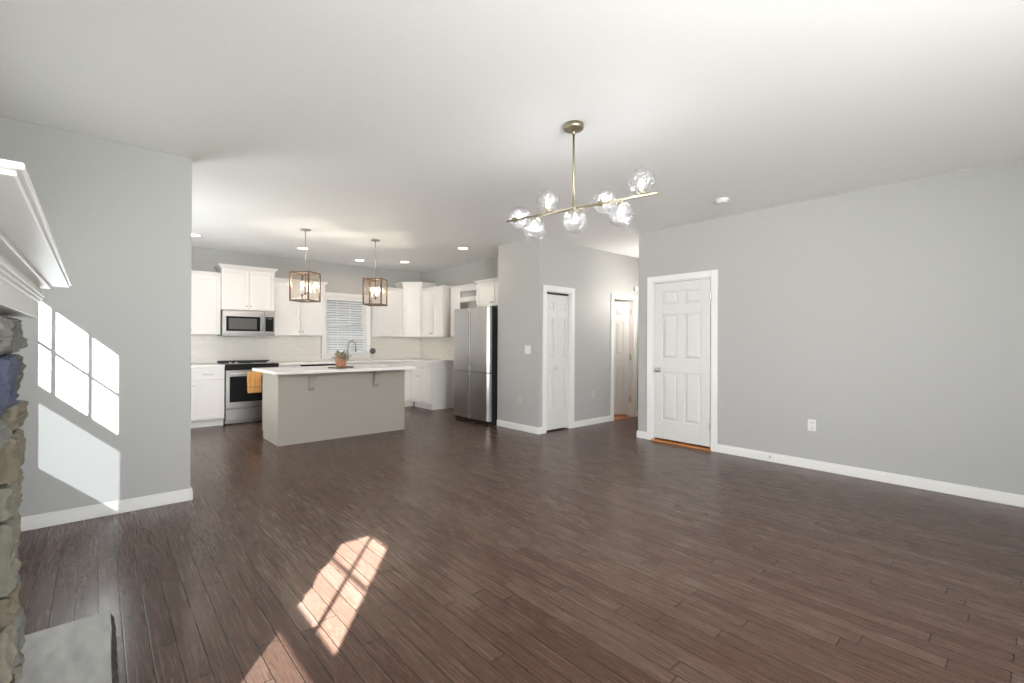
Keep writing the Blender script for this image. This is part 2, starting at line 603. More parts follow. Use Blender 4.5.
struct(MB().box(XR + T, 8.2, 3.385, 3.505, 0, H).build('wall_hall_near', WALL), 'near wall of the hall')
struct(MB().box(5.545, 5.665, YP + T, 6.6, 0, H).box(5.665, 8.2, 6.48, 6.6, 0, H).build('wall_back_room', WALL), 'walls of the room beyond the hall door')
struct(MB().box(6.1, 6.22, 2.3, 3.385, 0, H).box(XR + T, 6.22, 2.2, 2.3, 0, H).build('wall_closet', WALL), 'walls of the closet')
struct(MB().box(XW - 6, 9, YN - 4.2, YN - T, 2.62, 2.7).build('sun_blocker_near', TRIM), 'unseen slab added to keep sun out of the near opening')  # added out of view to stop sun entering behind the viewer
struct(MB().box(XW - 4.0, XW - T, 4.75, 9.5, 2.62, 2.7).build('sun_blocker_side_top', TRIM), 'unseen slab added to block sun above the kitchen opening')  # added sun blocker over the kitchen opening, never in view
struct(MB().box(XW - 4.0, XW - T, 4.75, 4.87, -0.4, 2.62).build('sun_blocker_side', TRIM), 'unseen upright slab added to block sun beside the kitchen opening')  # added to cut low sun slanting into the kitchen opening
struct(MB().box(XW - T, 15, YN - T, YK + T, 2.95, 11.5).build('sun_blocker_upper', SIDING), 'unseen block added to shade the ground beyond the kitchen window')  # added mass that casts shade on the ground and house outside
struct(MB().box(-30, 40, -30, 45, -0.5, -0.4).build('ground', LAWN), 'lawn outside')
nh = thing('neighbour_house', 'lavender grey house seen through the kitchen window blind', 'house', (1.5, 13, -0.4))
MB().box(0, 9.5, 0, 6, 0, 3.0).build('wall', SIDING, nh)
MB().prism([(-0.4, 3.0), (9.9, 3.0), (4.75, 5.2)], -0.4, 6.4, 'y').build('roof', DARKGREY, nh)


# baseboards
def base_profile(x0, y0, x1, y1, nx, ny):
    """baseboard from (x0,y0) to (x1,y1) standing off the wall along the normal (nx,ny)"""
    mb = MB()
    t, h = 0.015, 0.094
    mb.box(min(x0, x1, x0 + nx * t, x1 + nx * t), max(x0, x1, x0 + nx * t, x1 + nx * t),
           min(y0, y1, y0 + ny * t, y1 + ny * t), max(y0, y1, y0 + ny * t, y1 + ny * t), 0, h - 0.018)
    t = 0.010
    mb.box(min(x0, x1, x0 + nx * t, x1 + nx * t), max(x0, x1, x0 + nx * t, x1 + nx * t),
           min(y0, y1, y0 + ny * t, y1 + ny * t), max(y0, y1, y0 + ny * t, y1 + ny * t), h - 0.018, h)
    return mb


CW = 0.07
mb = base_profile(XW, YL, 0.552, YL, 0, -1)
mb.add(*(lambda q: (q.v, q.f))(base_profile(0.552, YL - 0.016, 0.552, YL + T, 1, 0)))
struct(mb.build('baseboard_left', TRIM, bevel=0.003), 'white baseboard under the sun patch')
mb = base_profile(XR, YN, XR, D1Y0 - CW, -1, 0)
struct(mb.build('baseboard_right', TRIM, bevel=0.003), 'white baseboard along the long right wall')
mb = base_profile(XR, D1Y1 + CW, XR, 3.505, -1, 0)
mb.add(*(lambda q: (q.v, q.f))(base_profile(XR - 0.016, 3.505, 8.0, 3.505, 0, 1)))
struct(mb.build('baseboard_right_end', TRIM, bevel=0.003), 'white baseboard at the end of the right wall')
mb = base_profile(XP, YP - 0.016, XP, YPE, -1, 0)
mb.add(*(lambda q: (q.v, q.f))(base_profile(XP - 0.016, YP, BX0 - CW, YP, 0, -1)))
struct(mb.build('baseboard_pantry', TRIM, bevel=0.003), 'white baseboard below the light switch')
struct(base_profile(BX1 + CW, YP, HX0 - CW, YP, 0, -1).build('baseboard_hall', TRIM, bevel=0.003), 'white baseboard between the pantry door and the hall doorway')
struct(base_profile(HX1 + CW, YP, 8.08, YP, 0, -1).build('baseboard_hall_end', TRIM, bevel=0.003), 'white baseboard past the hall doorway')
struct(base_profile(XW, YN, XW, 1.15, 1, 0).build('baseboard_near', TRIM, bevel=0.003), 'white baseboard near the viewer')
struct(base_profile(XW, 2.6, XW, YL, 1, 0).build('baseboard_fireplace', TRIM, bevel=0.003), 'white baseboard beside the fireplace')


# ---------------------------------------------------------------- doors
def casing_mb(w, h, cw=CW, t=0.019, y=0.0, jamb=T):
    """local frame: opening x 0..w, front face at y=0 (front towards -y); casing plus jamb lining"""
    mb = MB()
    for x0, x1 in ((-cw, 0.004), (w - 0.004, w + cw)):
        mb.box(x0, x1, y - t, y, 0, h + cw)
    mb.box(0.004, w - 0.004, y - t, y, h - 0.004, h + cw)
    return mb


def jamb_mb(w, h, jamb=T):
    mb = MB()
    mb.box(0, 0.018, 0.001, jamb, 0, h - 0.018)
    mb.box(w - 0.018, w, 0.001, jamb, 0, h - 0.018)
    mb.box(0, w, 0.001, jamb, h - 0.018, h)
    return mb


def panel_leaf(w, h, cols, z0=0.0, th=0.035, stile=0.115, mull=0.10, thin=False):
    """six-panel leaf, x 0..w, y 0..th (front at y=0)"""
    mb = MB()
    rails = [(0, 0.24), (0.86, 1.03), (1.60, 1.71), (h - 0.115, h)]
    rails = [(a + z0, b + z0) for a, b in rails]
    core0, core1 = 0.014, th - 0.014
    mb.box(0.01, w - 0.01, core0, core1, z0 + 0.01, z0 + h - 0.01)
    mb.box(0, stile, 0, th, z0, z0 + h)
    mb.box(w - stile, w, 0, th, z0, z0 + h)
    for a, b in rails:
        mb.box(stile, w - stile, 0, th, a, b)
    inner = w - 2 * stile
    pw = (inner - mull * (cols - 1)) / cols
    for c in range(cols - 1):
        x = stile + (c + 1) * pw + c * mull
        for k in range(3):
            mb.box(x, x + mull, 0, th, rails[k][1], rails[k + 1][0])
    for c in range(cols):
        x0 = stile + c * (pw + mull)
        for k in range(3):
            za, zb = rails[k][1], rails[k + 1][0]
            g = 0.012
            mb.frustum(x0 + g, x0 + pw - g, za + g, zb - g, core0, 0.003, min(0.03, pw * 0.2))
            mb.frustum(x0 + g, x0 + pw - g, za + g, zb - g, core1, th - 0.003, min(0.03, pw * 0.2))
    return mb


def knob_mb(x, z, y=0.0, r=0.027, L_=0.055):
    mb = MB()
    mb.lathe([(0.031, 0), (0.031, 0.004), (0.026, 0.009), (0.011, 0.012), (0.010, 0.028), (r * 0.8, 0.034), (r, 0.044), (r * 0.85, L_), (0.004, L_ + 0.003)],
             (x, y, z), 20, (0, -1, 0))
    return mb


def hinge_mb(x, z, y=0.0):
    mb = MB()
    mb.cyl((x, y - 0.004, z - 0.045), (x, y - 0.004, z + 0.045), 0.006, 10)
    mb.box(x - 0.018, x + 0.012, y - 0.0015, y + 0.004, z - 0.044, z + 0.044)
    return mb


# closet door: opening runs along -y from D1Y1; faces -x
d1 = thing('door_1', 'white six-panel closet door in the right wall', None, (XR, D1Y1, 0), R(-90), kind='structure')
w1 = D1Y1 - D1Y0
casing_mb(w1, DH).build('casing', TRIM, d1, bevel=0.003)
jamb_mb(w1, DH).build('jamb', TRIM, d1)
lf = panel_leaf(w1 - 0.044, 2.0, 2, z0=0.042).build('door_leaf', DOORP, d1, bevel=0.0025)
lf.location = (0.022, 0.003, 0)
k = knob_mb(0.065, 0.925).build('door_knob', NICKEL, lf, smooth=True)
tag(k, 'satin nickel door knob')
for z in (0.28, 1.82):
    hinge_mb(w1 - 0.042, z).build('hinge', NICKEL, lf)
struct(MB().box(-0.0, w1, -0.035, 0.10, 0.0, 0.020).build('trim_closet_threshold', OAKL, bevel=0.004), 'orange oak threshold under the closet door')
thr = bpy.data.objects['trim_closet_threshold']
thr.location = (XR, D1Y1, 0.0)
thr.rotation_euler = (0, 0, R(-90))

# pantry bifold
d2 = thing('door_2', 'narrow white bifold pantry door', None, (BX0, YP, 0), 0, kind='structure')
w2 = BX1 - BX0
casing_mb(w2, DH2).build('casing', TRIM, d2, bevel=0.003)
jamb_mb(w2, DH2).build('jamb', TRIM, d2)
MB().box(0.02, w2 - 0.02, 0.035, 0.075, DH2 - 0.04, DH2 - 0.018).build('track', BLACKP, d2)
hw = (w2 - 0.044 - 0.004) / 2
for i in range(2):
    q = panel_leaf(hw, DH2 - 0.07, 1, z0=0.022, stile=0.062).build('door_leaf', DOORP, d2, bevel=0.0025)
    q.location = (0.022 + i * (hw + 0.004), 0.030, 0)
    if i == 0:
        tag(knob_mb(hw - 0.03, 0.915, r=0.016, L_=0.03).build('door_knob', DOORP, q, smooth=True), 'small white knob')

# hall door, ajar away from us, hinged on its right
d3 = thing('door_3', 'white six-panel door standing ajar in the hall doorway', None, (HX0, YP, 0), 0, kind='structure')
w3 = HX1 - HX0
casing_mb(w3, DH3).build('casing', TRIM, d3, bevel=0.003)
jamb_mb(w3, DH3).build('jamb', TRIM, d3)
lw = w3 - 0.044
lf = panel_leaf(lw, 1.955, 2, z0=0.03, stile=0.10, mull=0.09).build('door_leaf', DOORP, d3, bevel=0.0025)
ang = R(40)      # swung away
lf.location = (w3 - 0.022, T - 0.035, 0)
lf.rotation_euler = (0, 0, -ang)
for v in lf.data.vertices:
    v.co.x -= lw
for z in (0.30, 1.02, 1.80):
    q = MB().cyl((w3 - 0.022, T - 0.044, z - 0.05), (w3 - 0.022, T - 0.044, z + 0.05), 0.0075, 10).box(w3 - 0.022, w3 - 0.019, T - 0.085, T - 0.04, z - 0.05, z + 0.05)
    q.build('hinge', NICKEL, d3)


# ---------------------------------------------------------------- windows
def sash_window(name, label, loc, rz, w, zs, zh, muntins_x, rows, lower_screen, casing=True, screen_mat=None):
    """local: x 0..w along wall, inside face y=0 (room towards -y), wall depth T outwards"""
    o = thing(name, label, None, loc, rz, kind='structure')
    mid = (zs + zh) / 2 - 0.02 if not lower_screen else 1.277
    fr = MB()
    fr.box(0, 0.02, 0.001, T, zs, zh).box(w - 0.02, w, 0.001, T, zs, zh).box(0.02, w - 0.02, 0.001, T, zh - 0.02, zh).box(0.02, w - 0.02, 0.001, T, zs, zs + 0.02)
    fr.build('jamb', TRIM, o)
    if casing:
        c = MB()
        for x0, x1 in ((-CW, 0.004), (w - 0.004, w + CW)):
            c.box(x0, x1, -0.019, 0, zs - 0.0, zh + CW)
        c.box(0.004, w - 0.004, -0.019, 0, zh - 0.004, zh + CW)
        c.box(-CW - 0.02, w + CW + 0.02, -0.045, 0, zs - 0.025, zs)
        c.box(-CW, w + CW, -0.017, 0, zs - 0.095, zs - 0.025)
        c.build('casing', TRIM, o, bevel=0.003)
    sw = 0.035
    for nm, za, zb, y in (('upper_sash', mid, zh - 0.02, 0.075), ('lower_sash', zs + 0.02, mid + 0.05, 0.04)):
        s = MB()
        s.box(0.02, 0.02 + sw, y, y + 0.03, za, zb).box(w - 0.02 - sw, w - 0.02, y, y + 0.03, za, zb)
        tr_ = 0.035
        if nm == 'lower_sash' and lower_screen:
            zb, tr_ = 1.262, 0.065
        s.box(0.02 + sw, w - 0.02 - sw, y, y + 0.03, za, za + 0.045).box(0.02 + sw, w - 0.02 - sw, y, y + 0.03, zb - tr_, zb)
        if nm == 'upper_sash' or not lower_screen:
            for mx in muntins_x:
                s.box(mx - 0.0065, mx + 0.0065, y + 0.006, y + 0.024, za + 0.045, zb - 0.035)
            for r_ in range(1, rows):
                zz = za + 0.045 + (zb - 0.08 - za) * r_ / rows
                s.box(0.02 + sw, w - 0.02 - sw, y + 0.007, y + 0.023, zz - 0.0065, zz + 0.0065)
        so = s.build(nm, TRIM, o)
        MB().box(0.02 + sw, w - 0.02 - sw, y + 0.013, y + 0.017, za + 0.045, zb - 0.035).build('pane', GLASS, so)
    if lower_screen:
        MB().box(0.02, w - 0.02, 0.108, 0.110, zs + 0.02, 1.262).build('screen', screen_mat or SCREEN, o)
    return o


sash_window('window_1', 'double-hung kitchen window behind a white blind', (KW[0], YK, 0), 0, KW[1] - KW[0], KW[2], KW[3], [0.25, 0.5], 2, False)
for i, (a, b) in enumerate(WINDOWS_F):
    # facing +x: local x runs towards +y
    wv = b - a
    if i == 0:
        mx = [b_ - a for b_ in (0.337, 0.625)]
    else:
        mx = [b_ - a for b_ in (3.68, 3.915)]
    o = sash_window(f'window_{i + 2}', 'double-hung window beside the fireplace', (XW, a, 0), R(90), wv, W_SILL, W_HEAD, mx, 2, True, True, (SCREEN, DIMMING_SCREEN)[i])
kd = thing('added_door_5', 'glazed opening added on the hidden left kitchen wall for the fill lamp', None, (XW, 5.6, 0), R(90), kind='structure')  # frame made up around the kitchen fill lamp
q = MB()
for x0, x1 in ((0, 0.06), (0.87, 0.93), (1.74, 1.8)):
    q.box(x0, x1, 0.02, 0.10, 0.03, 2.2)
q.box(0, 1.8, 0.02, 0.10, 0.03, 0.12).box(0, 1.8, 0.02, 0.10, 2.12, 2.2)
q.build('door_frame', TRIM, kd)
pd = thing('added_door_4', 'wide glazed opening added behind the viewer for the fill lamp', None, (2.5, YN, 0), R(180), kind='structure')  # frame added for the opening where the rear fill lamp sits
q = MB()
for x0, x1 in ((0, 0.06), (0.90, 0.96), (1.84, 1.90), (2.74, 2.8)):
    q.box(x0, x1, 0.02, 0.10, 0.03, 2.2)
q.box(0, 2.8, 0.02, 0.10, 0.03, 0.12).box(0, 2.8, 0.02, 0.10, 2.12, 2.2)
q.build('door_frame', TRIM, pd)

# blind on the kitchen window
bl = thing('window_blind', 'white horizontal slat blind half open over the kitchen window', 'blind', (KW[0] + 0.022, YK + 0.028, KW[2]))
bw = KW[1] - KW[0] - 0.044
bh = KW[3] - KW[2] - 0.022
MB().box(0, bw, -0.028, 0.012, bh - 0.045, bh).build('headrail', BLIND, bl, bevel=0.003)
s = MB()
z = 0.045
while z < bh - 0.055:
    t_ = R(38)
    dy, dz = 0.024 * math.cos(t_), 0.024 * math.sin(t_)
    s.add([(0.003, -dy - 0.006, z - dz), (bw - 0.003, -dy - 0.006, z - dz), (bw - 0.003, dy - 0.006, z + dz), (0.003, dy - 0.006, z + dz),
           (0.003, -dy - 0.006, z - dz + 0.003), (bw - 0.003, -dy - 0.006, z - dz + 0.003), (bw - 0.003, dy - 0.006, z + dz + 0.003), (0.003, dy - 0.006, z + dz + 0.003)],
          [(0, 3, 2, 1), (4, 5, 6, 7), (0, 1, 5, 4), (2, 3, 7, 6), (1, 2, 6, 5), (3, 0, 4, 7)])
    z += 0.046
s.build('slat', BLIND, bl)
MB().box(0, bw, -0.03, 0.016, 0.003, 0.025).build('bottom_rail', BLIND, bl, bevel=0.003)
s = MB()
for x in (0.12, bw / 2, bw - 0.12):
    s.cyl((x, -0.034, 0.02), (x, -0.034, bh - 0.04), 0.0015, 6)
s.build('ladder_cord', BLIND, bl)
MB().cyl((bw - 0.06, -0.04, bh - 0.5), (bw - 0.06, -0.04, bh - 0.04), 0.003, 8).sphere((bw - 0.06, -0.04, bh - 0.52), 0.012, 10, 8).build('pull_cord', BLIND, bl)


# ---------------------------------------------------------------- kitchen cabinets
def shaker(mb, x0, x1, z0, z1, y=0.0, th=0.02, fr=0.055):
    """door or drawer front: front face at y - th"""
    mb.box(x0, x1, y - th * 0.5, y, z0, z1)
    mb.box(x0, x0 + fr, y - th, y - th * 0.5, z0, z1).box(x1 - fr, x1, y - th, y - th * 0.5, z0, z1)
    mb.box(x0 + fr, x1 - fr, y - th, y - th * 0.5, z0, z0 + fr).box(x0 + fr, x1 - fr, y - th, y - th * 0.5, z1 - fr, z1)
    return mb


def cab_knob(x, z, y, parent):
    MB().lathe([(0.006, 0), (0.005, 0.014), (0.013, 0.018), (0.014, 0.025), (0.008, 0.030)], (x, y, z), 12, (0, -1, 0)).build('knob', NICKEL, parent, smooth=True)


def crown_mb(x0, x1, ydep, z, left=True, right=True, h=0.05, out=0.04):
    """simple stepped crown: front at y=0"""
    mb = MB()
    steps = [(0.012, 0.0, 0.016), (0.024, 0.016, 0.034), (out, 0.034, h)]
    for o_, a, b in steps:
        mb.box(x0 - (o_ if left else 0), x1 + (o_ if right else 0), -o_, ydep, z + a, z + b)
    return mb


def wall_cabinet(label, loc, rz, w, depth, z0, z1, doors, crown=(True, True), crown_h=0.05, group='white wall cabinets'):
    """doors: list of (x0, x1, knob side 'l'/'r')"""
    o = thing('wall_cabinet', label, 'cabinet', loc, rz, group)
    MB().box(0, w, 0, depth, z0, z1).build('body', CAB, o, bevel=0.002)
    for x0, x1, side in doors:
        d = shaker(MB(), x0 + 0.0025, x1 - 0.0025, z0 + 0.004, z1 - 0.012, -0.001).build('door', CAB, o, bevel=0.0015)
        kx = x0 + 0.03 if side == 'l' else x1 - 0.03
        cab_knob(kx, z0 + 0.065, -0.021, d)
    if crown:
        crown_mb(-0.0, w, depth, z1, *crown, h=crown_h).build('crown', CAB, o, bevel=0.002)
    return o


YU, YB = 8.35, 8.07
Z0, Z1 = 1.372, 2.275
DEP = YK - YU - 0.001
wall_cabinet('white wall cabinet left of the microwave, partly hidden by the left wall', (0.58, YU, 0), 0, 0.822, DEP, Z0, Z1, [(0, 0.41, 'r'), (0.41, 0.822, 'l')], (False, False))
wall_cabinet('tall-crowned short white cabinet directly over the microwave', (1.405, YU - 0.03, 0), 0, 0.755, DEP + 0.03, 1.762, 2.405, [(0, 0.3775, 'r'), (0.3775, 0.755, 'l')], (True, True), 0.06)
wall_cabinet('white two-door wall cabinet between the microwave and the kitchen window', (2.164, YU, 0), 0, 0.83, DEP, Z0, Z1, [(0, 0.415, 'r'), (0.415, 0.83, 'l')], (False, True))
wall_cabinet('single-door white wall cabinet just right of the kitchen window', (4.025, YU, 0), 0, 0.502, DEP, Z0, Z1 + 0.005, [(0, 0.502, 'l')], (True, False))
# diagonal corner cabinet
dc = thing('corner_cabinet', 'tall diagonal white cabinet in the kitchen corner', 'cabinet', (4.53, YU, 0), 0, 'white wall cabinets')
A, B = Vector((0.0, 0.0)), Vector((0.27, -0.27))
poly = [(0, 0), (0.27, -0.27), (0.597, -0.27), (0.597, 0.326), (0, 0.326)]
ZC = 2.405
MB().prism(poly, Z0, ZC).build('body', CAB, dc, bevel=0.002)
ln = (B - A).length
dd = shaker(MB(), 0.02, ln - 0.02, Z0 + 0.004, ZC - 0.012, -0.001).build('door', CAB, dc, bevel=0.0015)
dd.rotation_euler = (0, 0, R(-45))
cab_knob(0.05, Z0 + 0.065, -0.021, dd)
cm = MB()
for o_, a, b in ((0.012, 0, 0.02), (0.026, 0.02, 0.042), (0.045, 0.042, 0.06)):
    e = o_ * 0.414
    cm.prism([(-o_, -e), (0.27 - e, -0.27 - o_), (0.597, -0.27 - o_), (0.597, 0.326), (-o_, 0.326)], ZC + a, ZC + b)
cm.build('crown', CAB, dc, bevel=0.002)
wall_cabinet('white two-door cabinet on the right kitchen wall next to the corner cabinet', (4.80, 8.078, 0), R(-90), 0.775, XK - 4.801, Z0, Z1, [(0, 0.3875, 'r'), (0.3875, 0.775, 'l')], (False, True))
wall_cabinet('short white cabinet above the refrigerator', (4.80, 6.27, 0), R(-90), 0.845, XK - 4.801, 1.86, 2.262, [(0, 0.4225, 'r'), (0.4225, 0.845, 'l')], (True, True))
# open shelf cabinet between refrigerator and wall cabinet
oc = thing('open_shelf_cabinet', 'white wall cabinet with an open cubby, partly hidden behind the refrigerator', 'cabinet', (4.93, 7.235, 0), R(-90), 'white wall cabinets')
ow, od = 0.79, XK - 4.931
ob = MB()
ob.box(0, 0.02, 0, od, Z0, Z1 - 0.02).box(ow - 0.02, ow, 0, od, Z0, Z1 - 0.02).box(0.02, ow - 0.02, od - 0.012, od, Z0, Z1 - 0.02)
for z in (Z0, 1.72, 2.06, Z1 - 0.04):
    ob.box(0.02, ow - 0.02, 0, od - 0.012, z, z + 0.02)
ob.box(0.0, 0.30, -0.018, 0.0, Z0, Z1 - 0.02).box(0.30, ow, -0.018, 0, 2.19, Z1 - 0.02).box(0.30, ow, -0.018, 0, 1.99, 2.08)
ob.build('body', CAB, oc, bevel=0.002)
MB().box(0.30, ow - 0.02, 0.02, 0.03, 2.085, 2.19).build('back_panel', WALL, oc)
crown_mb(0, ow, od, Z1 - 0.02, False, False).build('crown', CAB, oc, bevel=0.002)

TOE, CT = 0.105, 0.885


def base_cabinet(label, loc, rz, w, depth, fronts, end_panel=None, toe_more=0.0):
    """fronts: list of ('door'|'drawer', x0, x1, z0, z1, knob side or 'bar' or None)"""
    o = thing('base_cabinet', label, 'cabinet', loc, rz, 'white base cabinets')
    body = MB().box(0, w, 0, depth, TOE, CT)
    body.build('body', CAB, o, bevel=0.002)
    MB().box(0.0, w + toe_more, 0.07, depth, 0, TOE).build('toe_kick', CAB, o)
    if end_panel:
        MB().prism([(0, TOE), (0.07, TOE), (0.07, 0), (depth, 0), (depth, CT), (0, CT)], w, w + 0.018, 'x').build('end_panel', CAB, o, bevel=0.002)
    for kind, x0, x1, z0, z1, kn in fronts:
        d = shaker(MB(), x0 + 0.003, x1 - 0.003, z0, z1, -0.001, fr=0.05 if kind == 'door' else 0.035).build(kind, CAB, o, bevel=0.0015)
        if kn == 'bar':
            xm = (x0 + x1) / 2
            h = MB().cyl((xm - 0.065, -0.048, (z0 + z1) / 2), (xm + 0.065, -0.048, (z0 + z1) / 2), 0.005, 10)
            for sx in (-0.05, 0.05):
                h.cyl((xm + sx, -0.02, (z0 + z1) / 2), (xm + sx, -0.048, (z0 + z1) / 2), 0.004, 8)
            h.build('handle', NICKEL, d, smooth=True)
        elif kn in ('l', 'r'):
            cab_knob(x0 + 0.03 if kn == 'l' else x1 - 0.03, z1 - 0.065 if kind == 'door' else (z0 + z1) / 2, -0.021, d)
        elif kn == 'c':
            cab_knob((x0 + x1) / 2, (z0 + z1) / 2, -0.021, d)
    return o


def std(w, kn, n=1, top='bar'):
    fr = []
    cw_ = w / n
    for i in range(n):
        side = kn if n == 1 else ('r' if i % 2 == 0 else 'l')
        fr.append(('drawer', i * cw_, (i + 1) * cw_, 0.70, 0.865, top))
        fr.append(('door', i * cw_, (i + 1) * cw_, 0.13, 0.685, side))
    return fr


BD = YK - YB - 0.001
base_cabinet('white base cabinet left of the range, hidden behind the left wall', (0.58, YB, 0), 0, 0.408, BD, std(0.408, 'r'))
base_cabinet('white base cabinet with drawer directly left of the range', (0.99, YB, 0), 0, 0.42, BD, std(0.42, 'l'))
base_cabinet('white base cabinet between the range and the dishwasher', (2.165, YB, 0), 0, 0.33, BD, std(0.33, 'l'))
base_cabinet('white sink base cabinet under the kitchen window', (3.105, YB, 0), 0, 0.90, BD, std(0.90, 'r', 2, None))
base_cabinet('white corner base cabinet behind the island end', (4.008, YB, 0), 0, 0.558, BD, [('drawer', 0.02, 0.54, 0.70, 0.865, 'bar'), ('door', 0.02, 0.54, 0.13, 0.685, 'l')], None, 0.085)
XB = 4.572
base_cabinet('white base cabinet run ending beside the refrigerator with a plain end panel', (XB, YB - 0.0, 0), R(-90), 0.632, XK - XB - 0.001,
             [('drawer', 0.02, 0.31, 0.70, 0.865, 'c'), ('drawer', 0.31, 0.61, 0.70, 0.865, 'c'), ('door', 0.02, 0.31, 0.13, 0.685, 'r'), ('door', 0.31, 0.61, 0.13, 0.685, 'l')], True)

# worktops
tag(MB().box(0.58, 1.412, YB - 0.03, YK - 0.001, CT, CT + 0.032).build('countertop', QUARTZ, bevel=0.004), 'white quartz countertop left of the range', 'countertop', 'white quartz countertops')
tag(MB().prism([(2.163, YB - 0.03), (XB - 0.03, YB - 0.03), (XB - 0.03, 7.40), (XK - 0.001, 7.40), (XK - 0.001, YK - 0.001), (2.163, YK - 0.001)], CT, CT + 0.032).build('countertop', QUARTZ, bevel=0.004),
    'long white quartz countertop turning the kitchen corner under the window', 'countertop', 'white quartz countertops')
struct(MB().box(0.58, KW[0] - CW - 0.02, YK - 0.008, YK, CT + 0.033, 1.372).box(KW[0] - CW - 0.02, KW[1] + CW + 0.02, YK - 0.008, YK, CT + 0.033, 0.955)
       .box(KW[1] + CW + 0.02, XK, YK - 0.008, YK, CT + 0.033, 1.372).box(XK - 0.008, XK, 7.40, YK - 0.008, CT + 0.033, 1.372)
       .build('wall_backsplash', TILE), 'pale marble tile backsplash behind the counters')

# ---------------------------------------------------------------- range
RX0, RX1 = 1.417, 2.157
rg = thing('range', 'stainless steel slide-in range with black oven window', 'range', (RX0, YB - 0.02, 0))
rw = RX1 - RX0
rd = YK - YB + 0.01
MB().box(0.004, rw - 0.004, 0.03, rd, 0.02, 0.885).build('body', DSTEEL, rg, bevel=0.003)
MB().box(0.02, rw - 0.02, 0.07, rd, 0.0, 0.075).build('kick_plate', BLACKP, rg)
ck = MB().box(-0.003, rw + 0.003, 0.03, rd - 0.06, 0.885, 0.922).build('cooktop', BLACKG, rg, bevel=0.003)
MB().box(-0.003, rw + 0.003, rd - 0.06, rd, 0.885, 0.955).build('rear_vent', BLACKP, rg, bevel=0.004)
for bx_, by_, br in ((0.19, 0.20, 0.10), (0.55, 0.20, 0.085), (0.19, 0.44, 0.075), (0.55, 0.44, 0.105)):
    MB().lathe([(br, 0), (br, 0.0012), (br - 0.004, 0.0012), (br - 0.004, 0.0)], (bx_, by_, 0.922), 32).build('burner_ring', DSTEEL, ck)
pn = MB().prism([(-0.012, 0.83), (0.03, 0.83), (0.03, 0.922), (0.008, 0.922)], 0.0, rw, 'x').build('control_panel', BLACKG, rg, bevel=0.002)
MB().prism([(-0.004, 0.922), (0.10, 0.922), (0.10, 0.928), (0.0, 0.926)], 0.0, rw, 'x').build('front_trim', RSTEEL, rg)
for x in (0.07, 0.15, 0.59, 0.67):
    MB().lathe([(0.021, 0), (0.019, 0.022), (0.006, 0.024)], (x, 0.04, 0.927), 18, (0, -0.3, 1)).build('control_knob', STEEL, pn, smooth=True)
od_ = MB().box(0.006, rw - 0.006, -0.012, 0.03, 0.265, 0.825).build('oven_door', RSTEEL, rg, bevel=0.004)
MB().box(0.055, rw - 0.055, -0.016, -0.0125, 0.345, 0.735).build('oven_window', BLACKG, od_)
hb = MB().cyl((0.04, -0.062, 0.782), (rw - 0.04, -0.062, 0.782), 0.0115, 14)
for x in (0.065, rw - 0.065):
    hb.cyl((x, -0.011, 0.782), (x, -0.062, 0.782), 0.008, 10)
hb.build('oven_handle', STEEL, od_, smooth=True)
dr = MB().box(0.006, rw - 0.006, -0.012, 0.03, 0.078, 0.238).build('storage_drawer', RSTEEL, rg, bevel=0.004)
MB().box(0.006, rw - 0.006, -0.026, -0.012, 0.212, 0.238).build('drawer_lip', RSTEEL, dr, bevel=0.003)

# towel on the oven handle
tw = MB()
tx0, tx1 = RX0 + 0.285, RX0 + 0.475
ty, tz = YB - 0.02 - 0.062, 0.782
prof = []
for i in range(9):
    prof.append((ty + 0.018 + 0.001 * i, 0.50 + (tz - 0.50) * i / 8))
for i in range(1, 8):
    a = PI * i / 8
    prof.append((ty + 0.0185 * math.cos(a), tz + 0.0185 * math.sin(a)))
for i in range(13):
    prof.append((ty - 0.0185 - 0.004 * math.sin(i * 0.5), tz - (tz - 0.475) * i / 12))
nx = 14
vs, fs = [], []
for j, (y, z) in enumerate(prof):
    for i in range(nx + 1):
        wv = 0.0035 * math.sin(i * 1.3 + 0.15 * j) * min(1.0, abs(tz - z) * 8)
        vs.append((tx0 + (tx1 - tx0) * i / nx + 0.003 * math.sin(z * 25), y + wv * (1 if j > 12 else 0.3), z))
for j in range(len(prof) - 1):
    for i in range(nx):
        a = j * (nx + 1) + i
        fs.append((a, a + 1, a + nx + 2, a + nx + 1))
tw.add(vs, fs)
two = thing('dish_towel', 'orange dish towel hanging over the oven door handle', 'towel', (0, 0, 0))
q = tw.build('cloth', TOWEL, two, smooth=True)
q.modifiers.new('thick', 'SOLIDIFY').thickness = 0.004
hm = MB()
hm.box(tx0 + 0.004, tx1 + 0.001, ty - 0.0325, ty - 0.0245, 0.555, 0.560)
hm.box(tx0 + 0.004, tx1 + 0.001, ty - 0.0325, ty - 0.0245, 0.572, 0.576)
hm.build('woven_band', COPPER, two)

